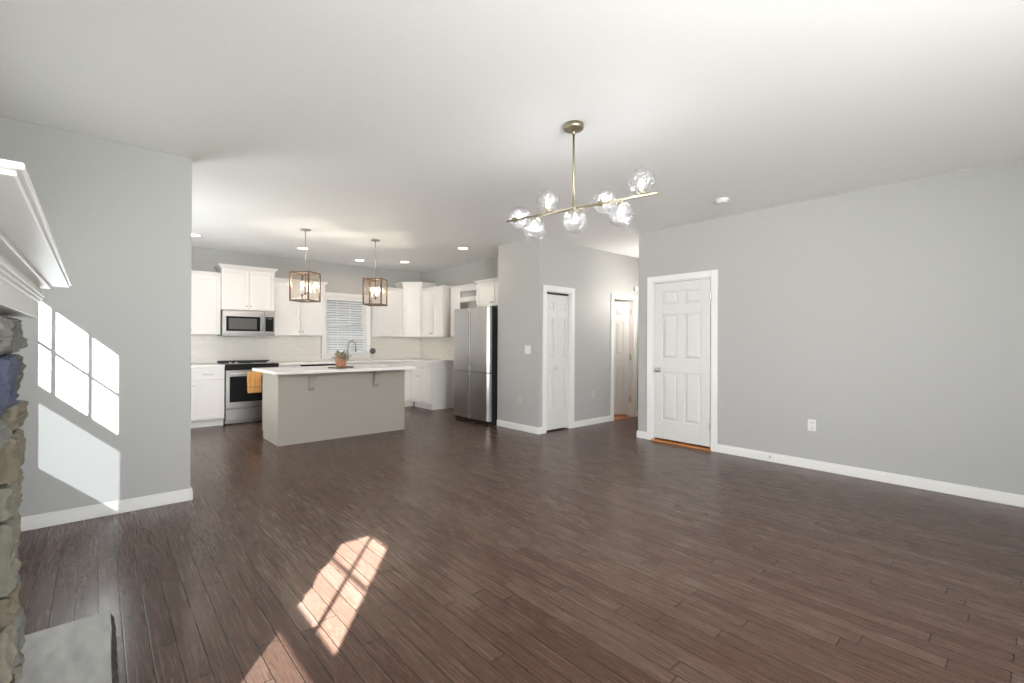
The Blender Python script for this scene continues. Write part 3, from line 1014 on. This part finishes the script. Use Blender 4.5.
# ---------------------------------------------------------------- microwave
MWX, MWY = 1.412, 8.27
mw = thing('microwave', 'stainless over-the-range microwave under the short cabinet', 'microwave', (MWX, MWY, 1.355))
mww, mwh, mwd = 0.742, 0.402, YK - MWY - 0.002
MB().box(0, mww, 0.03, mwd, 0.0, mwh).build('body', DSTEEL, mw, bevel=0.003)
dr = MB().box(0.002, 0.585, -0.01, 0.03, 0.035, mwh - 0.005).build('door', RSTEEL, mw, bevel=0.004)
MB().box(0.05, 0.525, -0.014, -0.0105, 0.075, 0.305).build('window_surround', BLACKG, dr)
MB().box(0.085, 0.475, -0.016, -0.0145, 0.105, 0.275).build('window_screen', MWGLASS, dr)
h = MB().cyl((0.556, -0.045, 0.07), (0.556, -0.045, mwh - 0.05), 0.011, 12).cyl((0.556, -0.01, 0.09), (0.556, -0.045, 0.09), 0.007, 8).cyl((0.556, -0.01, mwh - 0.07), (0.556, -0.045, mwh - 0.07), 0.007, 8)
h.build('handle', STEEL, dr, smooth=True)
cp = MB().box(0.588, mww - 0.002, -0.01, 0.03, 0.035, mwh - 0.005).build('control_panel', RSTEEL, mw, bevel=0.004)
MB().box(0.60, mww - 0.02, -0.013, -0.0105, 0.075, 0.31).build('keypad', BLACKG, cp)
MB().box(0.625, mww - 0.045, -0.0145, -0.0132, 0.272, 0.295).build('display', MWGLASS, cp)
MB().box(0.0, mww, -0.006, 0.03, 0.0, 0.032).build('vent_grille', DSTEEL, mw, bevel=0.002)

# ---------------------------------------------------------------- dishwasher, faucet, sink
dw = thing('dishwasher', 'stainless dishwasher under the back counter, mostly hidden by the island', 'dishwasher', (2.498, YB - 0.005, 0))
MB().box(0.003, 0.601, 0.02, 0.58, 0.02, 0.882).build('body', DSTEEL, dw)
dr = MB().box(0.004, 0.60, -0.015, 0.02, 0.11, 0.80).build('door', STEEL, dw, bevel=0.004)
MB().box(0.004, 0.60, -0.017, 0.02, 0.802, 0.880).build('control_panel', BLACKG, dw, bevel=0.003)
MB().box(0.003, 0.601, 0.05, 0.10, 0.0, 0.105).build('kick_plate', BLACKP, dw)
h = MB().cyl((0.06, -0.055, 0.755), (0.54, -0.055, 0.755), 0.01, 12)
for x in (0.09, 0.51):
    h.cyl((x, -0.014, 0.755), (x, -0.055, 0.755), 0.006, 8)
h.build('handle', STEEL, dr, smooth=True)
fc = thing('kitchen_faucet', 'brushed gooseneck faucet in front of the kitchen window', 'faucet', (3.50, 8.56, CT + 0.032))
MB().lathe([(0.028, 0), (0.028, 0.008), (0.02, 0.02), (0.017, 0.06), (0.012, 0.065)], (0, 0, 0), 16).build('base', DSTEEL, fc, smooth=True)
pts = [(0, 0, 0.06), (0, 0, 0.20), (0, 0, 0.28)]
for i in range(1, 11):
    a = PI * i / 10
    pts.append((0.09 * 0.6 * (1 - math.cos(a)) / 2 * 1.5, -0.08 * (1 - math.cos(a)), 0.28 + 0.085 * math.sin(a)))
pts.append((pts[-1][0], pts[-1][1], 0.22))
MB().tube(pts, 0.0115, 12).build('spout', DSTEEL, fc, smooth=True)
MB().cyl((pts[-1][0], pts[-1][1], 0.235), (pts[-1][0], pts[-1][1], 0.165), 0.016, 14, 0.019).build('spray_head', DSTEEL, fc, smooth=True)
MB().cyl((0.015, 0, 0.045), (0.075, 0, 0.085), 0.006, 10).build('lever', DSTEEL, fc, smooth=True)

orn = thing('globe_ornament', 'small dark grey ball on a clear stand on the counter right of the window', 'ornament', (3.965, 8.50, CT + 0.032))
MB().sphere((0, 0, 0.172), 0.058, 20, 12).build('ball', DARKGREY, orn, smooth=True)
MB().lathe([(0.038, 0), (0.038, 0.006), (0.012, 0.012), (0.010, 0.06), (0.010, 0.105), (0.03, 0.118)], (0, 0, 0), 16).build('stand', GLASS, orn, smooth=True)

# ---------------------------------------------------------------- refrigerator
FY1, FYW, FX = 6.425, 0.955, 4.40
fr = thing('refrigerator', 'stainless four-door refrigerator in the alcove beside the grey pantry wall', 'refrigerator', (FX, FY1, 0), R(-90))
fd = XK - FX - 0.03
fw_, fh = FYW, 1.815
MB().box(0.008, fw_ - 0.008, 0.075, fd, 0.03, fh - 0.015).build('body', BLACKP, fr, bevel=0.004)
MB().box(0.03, fw_ - 0.03, 0.06, fd - 0.05, 0.0, 0.06).build('kick_grille', BLACKP, fr)
for x in (0.02, fw_ - 0.12):
    MB().box(x, x + 0.10, 0.03, 0.12, fh - 0.016, fh + 0.004).build('hinge_cover', BLACKP, fr, bevel=0.003)
gap_z = 0.80


def fridge_door(x0, x1, z0, z1, hinge_left):
    """softly bowed door with a rounded outer corner"""
    n = 10
    poly = []
    for i in range(n + 1):
        x = x0 + (x1 - x0) * i / n
        u = (x / fw_ - 0.5) * 2
        y = 0.012 * u * u
        e = (x - x0) if hinge_left else (x1 - x)
        if e < 0.02:
            y += 0.018 * (1 - e / 0.02) ** 2
        poly.append((x, y))
    poly += [(x1, 0.072), (x0, 0.072)]
    return MB().prism(poly, z0, z1)


for x0, x1, hl in ((0.0, fw_ * 0.5 - 0.003, True), (fw_ * 0.5 + 0.003, fw_, False)):
    a = fridge_door(x0, x1, gap_z + 0.006, fh, hl).build('upper_door', STEEL, fr, bevel=0.003)
    hx0, hx1 = (x1 - 0.022, x1 - 0.004) if hl else (x0 + 0.004, x0 + 0.022)
    MB().box(hx0, hx1, -0.003, 0.010, gap_z + 0.10, fh - 0.05).build('handle', HANDLE_S, a, bevel=0.003)
    b = fridge_door(x0, x1, 0.062, gap_z - 0.006, hl).build('lower_door', STEEL, fr, bevel=0.003)
    MB().box(hx0, hx1, -0.003, 0.010, 0.11, gap_z - 0.05).build('handle', HANDLE_S, b, bevel=0.003)

# ---------------------------------------------------------------- island
IX0, IX1, IY0, IY1 = 1.618, 3.32, 6.06, 6.77
isl = thing('kitchen_island', 'greige kitchen island with plain panelled front and corbels', 'island', (0, 0, 0))
MB().box(IX0 + 0.012, IX1 - 0.012, IY0 + 0.012, IY1, 0.0, 0.888).build('body', ISLE, isl)
MB().box(IX0, IX1, IY0, IY0 + 0.012, 0.0, 0.888).build('front_panel', ISLE, isl, bevel=0.0015)
ep = [(IY0 + 0.013, 0.0), (IY1 - 0.07, 0.0), (IY1 - 0.07, 0.10), (IY1 + 0.002, 0.10), (IY1 + 0.002, 0.888), (IY0 + 0.013, 0.888)]
for x0, x1 in ((IX0, IX0 + 0.012), (IX1 - 0.012, IX1)):
    MB().prism(ep, x0, x1, 'x').build('end_panel', ISLE, isl, bevel=0.001)
cprof = [(0, 0), (0, -0.24)]
cprof = [(IY0 - 0.001, 0.655), (IY0 - 0.001, 0.888), (IY0 - 0.15, 0.888), (IY0 - 0.15, 0.862), (IY0 - 0.13, 0.845), (IY0 - 0.09, 0.825), (IY0 - 0.065, 0.785), (IY0 - 0.055, 0.73), (IY0 - 0.05, 0.69), (IY0 - 0.03, 0.662)]
for x in (2.0, 2.86):
    MB().prism(cprof[::-1], x - 0.032, x + 0.032, 'x').build('corbel', ISLE, isl, bevel=0.003)
tag(MB().box(1.50, 3.325, 5.755, 6.80, 0.888, 0.922).build('countertop', QUARTZ, bevel=0.004), 'white quartz countertop overhanging the kitchen island', 'countertop', 'white quartz countertops')

# tray and plant on the island
IZ = 0.922
tr = thing('serving_tray', 'dark flat tray under the copper pot on the island', 'tray', (2.40, 6.10, IZ), R(20))
MB().box(-0.135, 0.135, -0.09, 0.09, 0.0, 0.012).build('base', TRAYW, tr, bevel=0.003)
tray_rim = MB()
tray_rim.box(-0.135, 0.135, -0.09, -0.084, 0.012, 0.017).box(-0.135, 0.135, 0.084, 0.09, 0.012, 0.017).box(-0.135, -0.129, -0.084, 0.084, 0.012, 0.017).box(0.129, 0.135, -0.084, 0.084, 0.012, 0.017)
tray_rim.build('rim', TRAYW, tr)
pl = thing('potted_plant', 'copper pot of grey-green leaves and peach petals on the island tray', 'plant', (2.40, 6.10, IZ + 0.0125))
MB().lathe([(0.058, 0), (0.064, 0.01), (0.072, 0.10), (0.077, 0.118), (0.073, 0.122), (0.066, 0.11)], (0, 0, 0), 24).build('pot', COPPER, pl, smooth=True)
rnd = random.Random(5)


def leaf(mb, base, d, ln, wd, droop):
    d = Vector(d).normalized()
    s = d.cross(Vector((0, 0, 1)))
    s = s.normalized() if s.length > 0.05 else Vector((1, 0, 0))
    nrm = s.cross(d)
    rows = []
    for i in range(5):
        t = i / 4
        p = Vector(base) + d * ln * t - Vector((0, 0, droop * ln * t * t))
        wv = wd * math.sin(PI * min(0.98, 0.08 + 0.9 * t))
        rows.append((p - s * wv, p + nrm * wd * 0.25, p + s * wv))
    vs = [q for r_ in rows for q in r_]
    fs = []
    for i in range(4):
        for j in range(2):
            a = i * 3 + j
            fs.append((a, a + 1, a + 4, a + 3))
    mb.add(vs, fs)


lm, pm, stm = MB(), MB(), MB()
for i in range(64):
    a = rnd.uniform(0, 2 * PI)
    el = rnd.uniform(0.05, 1.2)
    d = (math.cos(a) * math.cos(el), math.sin(a) * math.cos(el), math.sin(el))
    r0 = rnd.uniform(0.0, 0.05)
    base = (math.cos(a) * r0, math.sin(a) * r0, rnd.uniform(0.10, 0.15))
    ln = rnd.uniform(0.08, 0.14)
    leaf(lm, base, d, ln, rnd.uniform(0.014, 0.024), rnd.uniform(0.1, 0.5))
    if i % 4 == 0:
        stm.tube([(0, 0, 0.09), base, Vector(base) + Vector(d) * 0.05], 0.0025, 6)
for i in range(18):
    a = rnd.uniform(0, 2 * PI)
    el = rnd.uniform(0.3, 1.3)
    d = (math.cos(a) * math.cos(el), math.sin(a) * math.cos(el), math.sin(el))
    leaf(pm, (-0.02 + 0.015 * math.cos(a), -0.05 + 0.015 * math.sin(a), 0.13), d, rnd.uniform(0.06, 0.11), rnd.uniform(0.018, 0.026), 0.3)
f_ = lm.build('foliage', LEAF, pl)
f_['kind'] = 'stuff'
stm.build('stem', LEAF, pl)
pm.build('flower', PEACH, pl)


# ---------------------------------------------------------------- lights
def lamp(name, kind, loc, power, color, radius=0.03, rot=None, spot=None):
    d = bpy.data.lights.new(name, kind)
    d.energy, d.color = power, color
    d.shadow_soft_size = radius
    if spot:
        d.spot_size, d.spot_blend = spot, 0.6
    o = bpy.data.objects.new(name, d)
    COL.objects.link(o)
    o.location = loc
    return o


WARM = (1.0, 0.85, 0.71)
dl = thing('recessed_light', '', 'ceiling light', (0.975, 7.70, H), 0, 'recessed ceiling lights')
MB().lathe([(0.072, -0.001), (0.078, -0.006), (0.095, -0.004), (0.098, 0.0)], (0, 0, 0), 32).build('trim_ring', PLASTIC, dl, smooth=True)
MB().lathe([(0.07, -0.0055), (0.07, -0.0012)], (0, 0, 0), 32).build('lens', LED, dl)
spots = [((0.975, 7.70), 'recessed ceiling light close to the end of the left wall'),
         ((2.387, 7.62), 'recessed ceiling light beside the rod of the lantern nearer the microwave'),
         ((3.497, 8.05), 'recessed ceiling light in front of the kitchen window'),
         ((4.179, 7.64), 'recessed ceiling light nearest the diagonal corner cabinet'),
         ((4.241, 5.91), 'recessed ceiling light nearest the refrigerator')]
for i, ((x, y), lab) in enumerate(spots):
    if i == 0:
        dl['label'] = lab
    else:
        dup(dl, (x, y, H), label=lab)
    lamp('downlight_lamp', 'SPOT', (x, y, H - 0.02), 13, WARM, 0.05, spot=R(165))

# lantern pendants
LZ0, LZ1, LS = 1.795, 2.175, 0.128
pn_ = thing('lantern_pendant', 'bronze box lantern pendant nearer the microwave, over the left half of the island', 'pendant light', (2.014, 6.328, 0), R(39), 'lantern pendants over the island')
MB().lathe([(0.0635, 0.0), (0.0635, -0.012), (0.02, -0.022), (0.008, -0.03)], (0, 0, H), 28).build('canopy', NICKEL, pn_, smooth=True)
MB().cyl((0, 0, LZ1 + 0.012), (0, 0, H - 0.025), 0.0055, 10).build('rod', NICKEL, pn_, smooth=True)
fm = MB()
b_ = 0.009
for sx in (-1, 1):
    for sy in (-1, 1):
        fm.box(sx * LS - b_, sx * LS + b_, sy * LS - b_, sy * LS + b_, LZ0, LZ1)
for z in (LZ0, LZ1 - 2 * b_):
    for s_ in (-1, 1):
        fm.box(-LS + b_, LS - b_, s_ * LS - b_, s_ * LS + b_, z, z + 2 * b_)
        fm.box(s_ * LS - b_, s_ * LS + b_, -LS + b_, LS - b_, z, z + 2 * b_)
fm.box(-LS + b_, LS - b_, -0.006, 0.006, LZ1 - 0.012, LZ1 - 0.002).box(-0.006, 0.006, -LS + b_, LS - b_, LZ1 - 0.012, LZ1 - 0.002)
fm.build('lantern_frame', BRONZE, pn_, bevel=0.0015)
for k in range(4):
    g = MB().box(-LS + b_, LS - b_, LS - 0.002, LS + 0.002, LZ0 + 2 * b_, LZ1 - 2 * b_).build('glass_panel', LANTERN_GLASS, pn_)
    g.rotation_euler = (0, 0, k * PI / 2)
MB().cyl((0, 0, 1.90), (0, 0, LZ1), 0.006, 10).build('center_stem', BRONZE, pn_, smooth=True)
MB().sphere((0, 0, 1.90), 0.018, 14, 10).cyl((-0.05, 0, 1.90), (0.05, 0, 1.90), 0.004, 8).cyl((0, -0.05, 1.90), (0, 0.05, 1.90), 0.004, 8).build('cluster_arm', BRONZE, pn_, smooth=True)
for k in range(4):
    a = k * PI / 2
    x, y = 0.05 * math.cos(a), 0.05 * math.sin(a)
    c_ = MB().cyl((x, y, 1.895), (x, y, 1.985), 0.011, 12).build('candle_sleeve', PLASTIC, pn_, smooth=True)
    MB().lathe([(0.009, 0), (0.015, 0.02), (0.014, 0.035), (0.006, 0.06), (0.001, 0.072)], (x, y, 1.985), 14).build('bulb', BULB_Y, c_, smooth=True)
dup(pn_, (2.971, 6.293, 0), R(46), 'bronze box lantern pendant in front of the kitchen window, over the island')
for x, y in ((2.014, 6.328), (2.971, 6.293)):
    lamp('lantern_lamp', 'POINT', (x, y, 2.04), 11, (1.0, 0.84, 0.70), 0.04)

# globe chandelier
P_far, P_near = Vector((2.265, 2.60, 2.175)), Vector((2.49, 1.497, 2.175))
cen = (P_far + P_near) / 2
ax = (P_near - P_far)
bl_ = ax.length
ax.normalize()
rzc = math.atan2(ax.y, ax.x)
ch = thing('globe_chandelier', 'brass linear chandelier with seven clear dimpled glass globes', 'chandelier', (cen.x, cen.y, 0), rzc)
BZ = 2.175
MB().lathe([(0.066, 0.0), (0.066, -0.028), (0.062, -0.032), (0.012, -0.032)], (0, 0, H), 32).build('canopy', BRASS, ch, smooth=True)
MB().cyl((0, 0, BZ), (0, 0, H - 0.03), 0.0075, 12).lathe([(0.011, 0), (0.011, 0.035)], (0, 0, H - 0.067), 14).build('stem', BRASS, ch, smooth=True)
MB().cyl((-bl_ / 2, 0, BZ), (bl_ / 2 + 0.012, 0, BZ), 0.0085, 14).lathe([(0.014, -0.02), (0.014, 0.02)], (0, 0, BZ), 14, (1, 0, 0)).build('bar', BRASS, ch, smooth=True)
gl = [(-0.50, 's'), (-0.20, 'u'), (-0.32, 'd'), (0.015, 'd'), (0.19, 's'), (0.34, 'd'), (0.472, 'u')]
GR = 0.082
for x, di in gl:
    d = {'u': Vector((0, 0, 1)), 'd': Vector((0, 0, -1)), 's': Vector((0, 1, 0.5)).normalized()}[di]
    c = Vector((x, 0, BZ))
    s = MB().lathe([(0.012, 0.004), (0.02, 0.012), (0.022, 0.030), (0.016, 0.034)], c, 18, d).build('socket', BRASS, ch, smooth=True)
    MB().lathe([(0.008, 0.03), (0.009, 0.05), (0.016, 0.068), (0.017, 0.08), (0.010, 0.097), (0.002, 0.102)], c, 16, d).build('bulb', BULB_W, s, smooth=True)
    prof = []
    for j in range(17):
        a = 0.30 + (PI - 0.301) * j / 16
        prof.append((max(0.0006, GR * math.sin(a)), 0.088 - GR * math.cos(a)))
    MB().lathe(prof, c, 32, d).build('glass_globe', GLOBE, s, smooth=True)
CHW = Matrix.Translation((cen.x, cen.y, 0)) @ Matrix.Rotation(rzc, 4, 'Z')
for x, di in gl:
    off = {'u': (x, 0, BZ + 0.085), 'd': (x, 0, BZ - 0.085), 's': (x, 0.08, BZ + 0.02)}[di]
    lamp('globe_lamp', 'POINT', CHW @ Vector(off), 2.6, (0.95, 0.97, 1.0), 0.02)

lamp('hall_lamp', 'POINT', (6.6, 3.95, 1.95), 28, (1.0, 0.95, 0.88), 0.12)
lamp('back_room_fill', 'POINT', (5.98, 5.05, 2.35), 24, (1.0, 0.78, 0.63), 0.1)  # added warm fill for the ajar door leaf, no fixture there

# smoke detector
sm = thing('smoke_detector', 'round white smoke detector on the ceiling', 'smoke detector', (4.737, 2.097, H))
MB().lathe([(0.068, 0), (0.068, -0.012), (0.06, -0.016), (0.058, -0.03), (0.045, -0.038), (0.01, -0.04)], (0, 0, 0), 32).build('housing', PLASTIC, sm, smooth=True)
MB().lathe([(0.008, -0.040), (0.006, -0.043)], (0.02, 0, 0), 12).build('test_button', PLASTIC, sm)


# ---------------------------------------------------------------- wall plates
def plate(name, label, cat, loc, rz, w=0.072, h=0.116, kind='outlet', gang=1, PL=None):
    PL = PL or PLASTIC
    o = thing(name, label, cat, loc, rz, 'wall plates')
    MB().box(-w / 2, w / 2, -0.006, 0, -h / 2, h / 2).build('cover_plate', PL, o, bevel=0.002)
    if kind == 'outlet':
        for z in (-0.027, 0.027):
            q = MB().box(-0.017, 0.017, -0.008, -0.006, z - 0.016, z + 0.016).build('socket', PL, o, bevel=0.002)
            MB().box(-0.009, -0.006, -0.0086, -0.008, z - 0.004, z + 0.006).box(0.006, 0.009, -0.0086, -0.008, z - 0.004, z + 0.006).cyl((0, -0.008, z - 0.009), (0, -0.0086, z - 0.009), 0.003, 8).build('slot', BLACKP, q)
    else:
        for g in range(gang):
            x = (g - (gang - 1) / 2) * 0.046
            q = MB().prism([(-0.010, -0.033), (-0.006, -0.033), (-0.006, 0.033), (-0.007, 0.033)], x - 0.016, x + 0.016, 'x').build('rocker', PL, o, bevel=0.001)
    return o


plate('power_outlet', 'white power outlet low on the long right wall', 'outlet', (XR, 1.475, 0.445), R(-90))
plate('power_outlet', 'pale grey power outlet low on the narrow wall beside the refrigerator', 'outlet', (XP, 4.915, 0.44), R(-90), PL=GREYPL)
plate('power_outlet', 'pale grey power outlet between the pantry door and the hall doorway', 'outlet', (5.735, YP, 0.47), 0, PL=GREYPL)
plate('light_switch', 'white double light switch on the narrow pantry wall', 'switch', (XP, 4.75, 1.17), R(-90), 0.118, 0.116, 'switch', 2)
chm = thing('door_chime', 'small white box on the wall above the hall doorway corner', 'chime', (6.885, YP, 2.20))
MB().box(-0.05, 0.05, -0.035, 0, -0.035, 0.035).build('housing', PLASTIC, chm, bevel=0.008)
MB().box(-0.035, 0.035, -0.038, -0.0352, -0.02, -0.006).build('grille', TRIM, chm)

ds = thing('door_stop', 'small nickel door stop on the right baseboard between the closet door and the outlet', 'door stop', (XR - 0.0152, 1.86, 0.055))
MB().lathe([(0.013, 0), (0.013, 0.006), (0.005, 0.010)], (0, 0, 0), 14, (-1, 0, 0)).build('base', NICKEL, ds, smooth=True)
MB().cyl((-0.010, 0, 0), (-0.06, 0, 0), 0.0045, 10).build('spring', NICKEL, ds, smooth=True)
MB().lathe([(0.008, 0), (0.009, 0.012), (0.006, 0.015)], (-0.06, 0, 0), 12, (-1, 0, 0)).build('tip', PLASTIC, ds, smooth=True)

# ---------------------------------------------------------------- fireplace
fp = thing('fireplace', 'fieldstone fireplace with white wooden mantel', 'fireplace', (0, 0, 0))
FY0, FYE = 1.165, 2.565
XS = -0.250
fb = MB()
fb.box(XW + 0.001, XS, FY0, 1.52, 0.0, 1.36).box(XW + 0.001, XS, 2.22, FYE, 0.0, 1.36).box(XW + 0.001, XS, 1.52, 2.22, 0.80, 1.36).box(XW + 0.001, XW + 0.05, 1.52, 2.22, 0.0, 0.80)
fb.build('firebox', FIREBRICK, fp)
rs = random.Random(11)
verts, faces, cols = [], [], []
GREY = [(0.125, 0.122, 0.112), (0.10, 0.098, 0.09), (0.155, 0.15, 0.136), (0.085, 0.082, 0.078)]
TAN = [(0.145, 0.13, 0.096), (0.118, 0.10, 0.072), (0.17, 0.156, 0.12), (0.085, 0.067, 0.05), (0.14, 0.132, 0.105)]


def stone(y0, y1, z0, z1, x_out, colr):
    n = 9
    o0 = len(verts)
    seed = Vector((rs.uniform(0, 50), rs.uniform(0, 50), rs.uniform(0, 50)))
    cy, cz = (y0 + y1) / 2, (z0 + z1) / 2
    grid = {}
    for k in range(3):           # back, shoulder, front rings
        for i in range(n + 1):
            for j in range(n + 1):
                if k < 2 and 0 < i < n and 0 < j < n:
                    continue
                u, v = i / n, j / n
                sh = 1.0 if k < 2 else 0.86
                y = cy + (y1 - y0) * (u - 0.5) * sh
                z = cz + (z1 - z0) * (v - 0.5) * sh
                x = (XS - 0.01, XS + (x_out - XS) * 0.62, x_out)[k]
                p = Vector((x, y, z))
                nv = noise.noise_vector(p * 9 + seed)
                amp = 0.0 if k == 0 else 0.014
                p += nv * amp
                if k == 2:
                    p.x += 0.014 * noise.noise(p * 18 + seed) + 0.013 * noise.noise(p * 60 + seed)
                grid[(k, i, j)] = len(verts)
                verts.append(tuple(p))
    for i in range(n):
        for j in range(n):
            faces.append((grid[(2, i, j)], grid[(2, i + 1, j)], grid[(2, i + 1, j + 1)], grid[(2, i, j + 1)]))
            cols.append(colr)
    for k in range(2):
        ring = [(i, 0) for i in range(n)] + [(n, j) for j in range(n)] + [(i, n) for i in range(n, 0, -1)] + [(0, j) for j in range(n, 0, -1)]
        for q in range(len(ring)):
            a, b = ring[q], ring[(q + 1) % len(ring)]
            faces.append((grid[(k, *a)], grid[(k, *b)], grid[(k + 1, *b)], grid[(k + 1, *a)]))
            cols.append(colr)


z = 0.0
rowi = 0
heights = [0.13, 0.20, 0.11, 0.24, 0.12, 0.15, 0.10, 0.18, 0.125]
for hh in heights:
    z1 = z + hh
    y = FYE
    while y > FY0 + 0.02:
        wv = rs.uniform(0.13, 0.32)
        ya = max(FY0, y - wv)
        if ya - FY0 < 0.09:
            ya = FY0
        skip = (z < 0.80 and ya < 2.22 and y > 1.52)
        if skip and y > 2.24:
            ya, skip = 2.22, False
        if skip and ya < 1.52:
            stone(ya, 1.52, z + 0.006, z1 - 0.006, XS + rs.uniform(0.02, 0.06), rs.choice(TAN + GREY))
        if not skip:
            pal = GREY if z > 0.95 else TAN + GREY[:1]
            c = rs.choice(pal)
            if 1.02 < (z + z1) / 2 < 1.2 and y < 2.40 and y > 2.0:
                c = (0.058, 0.066, 0.105)
            edge = rs.uniform(-0.02, 0.03) if y == FYE else 0
            stone(ya + 0.005, y - 0.005 + edge, z + 0.006, z1 - 0.006, XS + rs.uniform(0.024, 0.044), c)
        y = ya
    z = z1
sm_ = bpy.data.meshes.new('stone_veneer')
sm_.from_pydata(verts, [], faces)
sm_.materials.append(STONE)
ca = sm_.color_attributes.new('stone_colour', 'FLOAT_COLOR', 'CORNER')
for p, c in zip(sm_.polygons, cols):
    for li in p.loop_indices:
        ca.data[li].color = (*c, 1)
so = bpy.data.objects.new('stone_veneer', sm_)
COL.objects.link(so)
so.parent = fp
# mantel: frieze, bed mouldings, shelf
MB().box(XW + 0.001, -0.187, 1.14, 2.70, 1.368, 1.438).build('frieze', TRIM, fp, bevel=0.002)
bm_ = MB()
bm_.box(XW + 0.001, -0.178, 1.13, 2.685, 1.430, 1.440).box(XW + 0.001, -0.170, 1.12, 2.68, 1.440, 1.449).box(XW + 0.001, -0.163, 1.115, 2.675, 1.449, 1.460).box(XW + 0.001, -0.176, 1.12, 2.66, 1.460, 1.487)
bm_.build('bed_moulding', TRIM, fp, bevel=0.003, seg=3)
MB().box(XW + 0.001, -0.146, 0.92, 2.655, 1.485, 1.4965).build('bead_moulding', TRIM, fp, bevel=0.004, seg=3)
MB().prism([(XW + 0.001, 0.905), (-0.083, 0.905), (-0.092, 2.67), (XW + 0.001, 2.67)], 1.497, 1.505).prism([(XW + 0.001, 0.895), (-0.075, 0.895), (-0.085, 2.675), (XW + 0.001, 2.675)], 1.505, 1.515).build('mantel_shelf', TRIM, fp, bevel=0.003, seg=3)

# hearth slab
ht = thing('hearth_slab', 'grey slate hearth slab with a rough dark edge on the floor before the fireplace', 'hearth', (0, 0, 0))
HZ = 0.095
MB().box(XS - 0.0, 0.038, 0.95, 2.68, HZ - 0.012, HZ).build('top_face', SLATE, ht, bevel=0.002)
n = 90
vs, fs = [], []
for i in range(n + 1):
    y = 0.95 + 1.73 * i / n
    for j, z in enumerate((HZ - 0.010, HZ - 0.035, HZ - 0.065, 0.0)):
        x = 0.036 + (0.006, 0.018, 0.022, 0.016)[j] + 0.006 * noise.noise((y * 26, z * 30, 2.2))
        vs.append((x, y, z))
for i in range(n):
    for j in range(3):
        a = i * 4 + j
        fs.append((a, a + 1, a + 5, a + 4))
eb = MB().add(vs, fs)
eb.box(XS + 0.0, 0.038, 0.952, 2.678, 0.0, HZ - 0.0125)
eb.build('rough_edge', SLATE_E, ht)
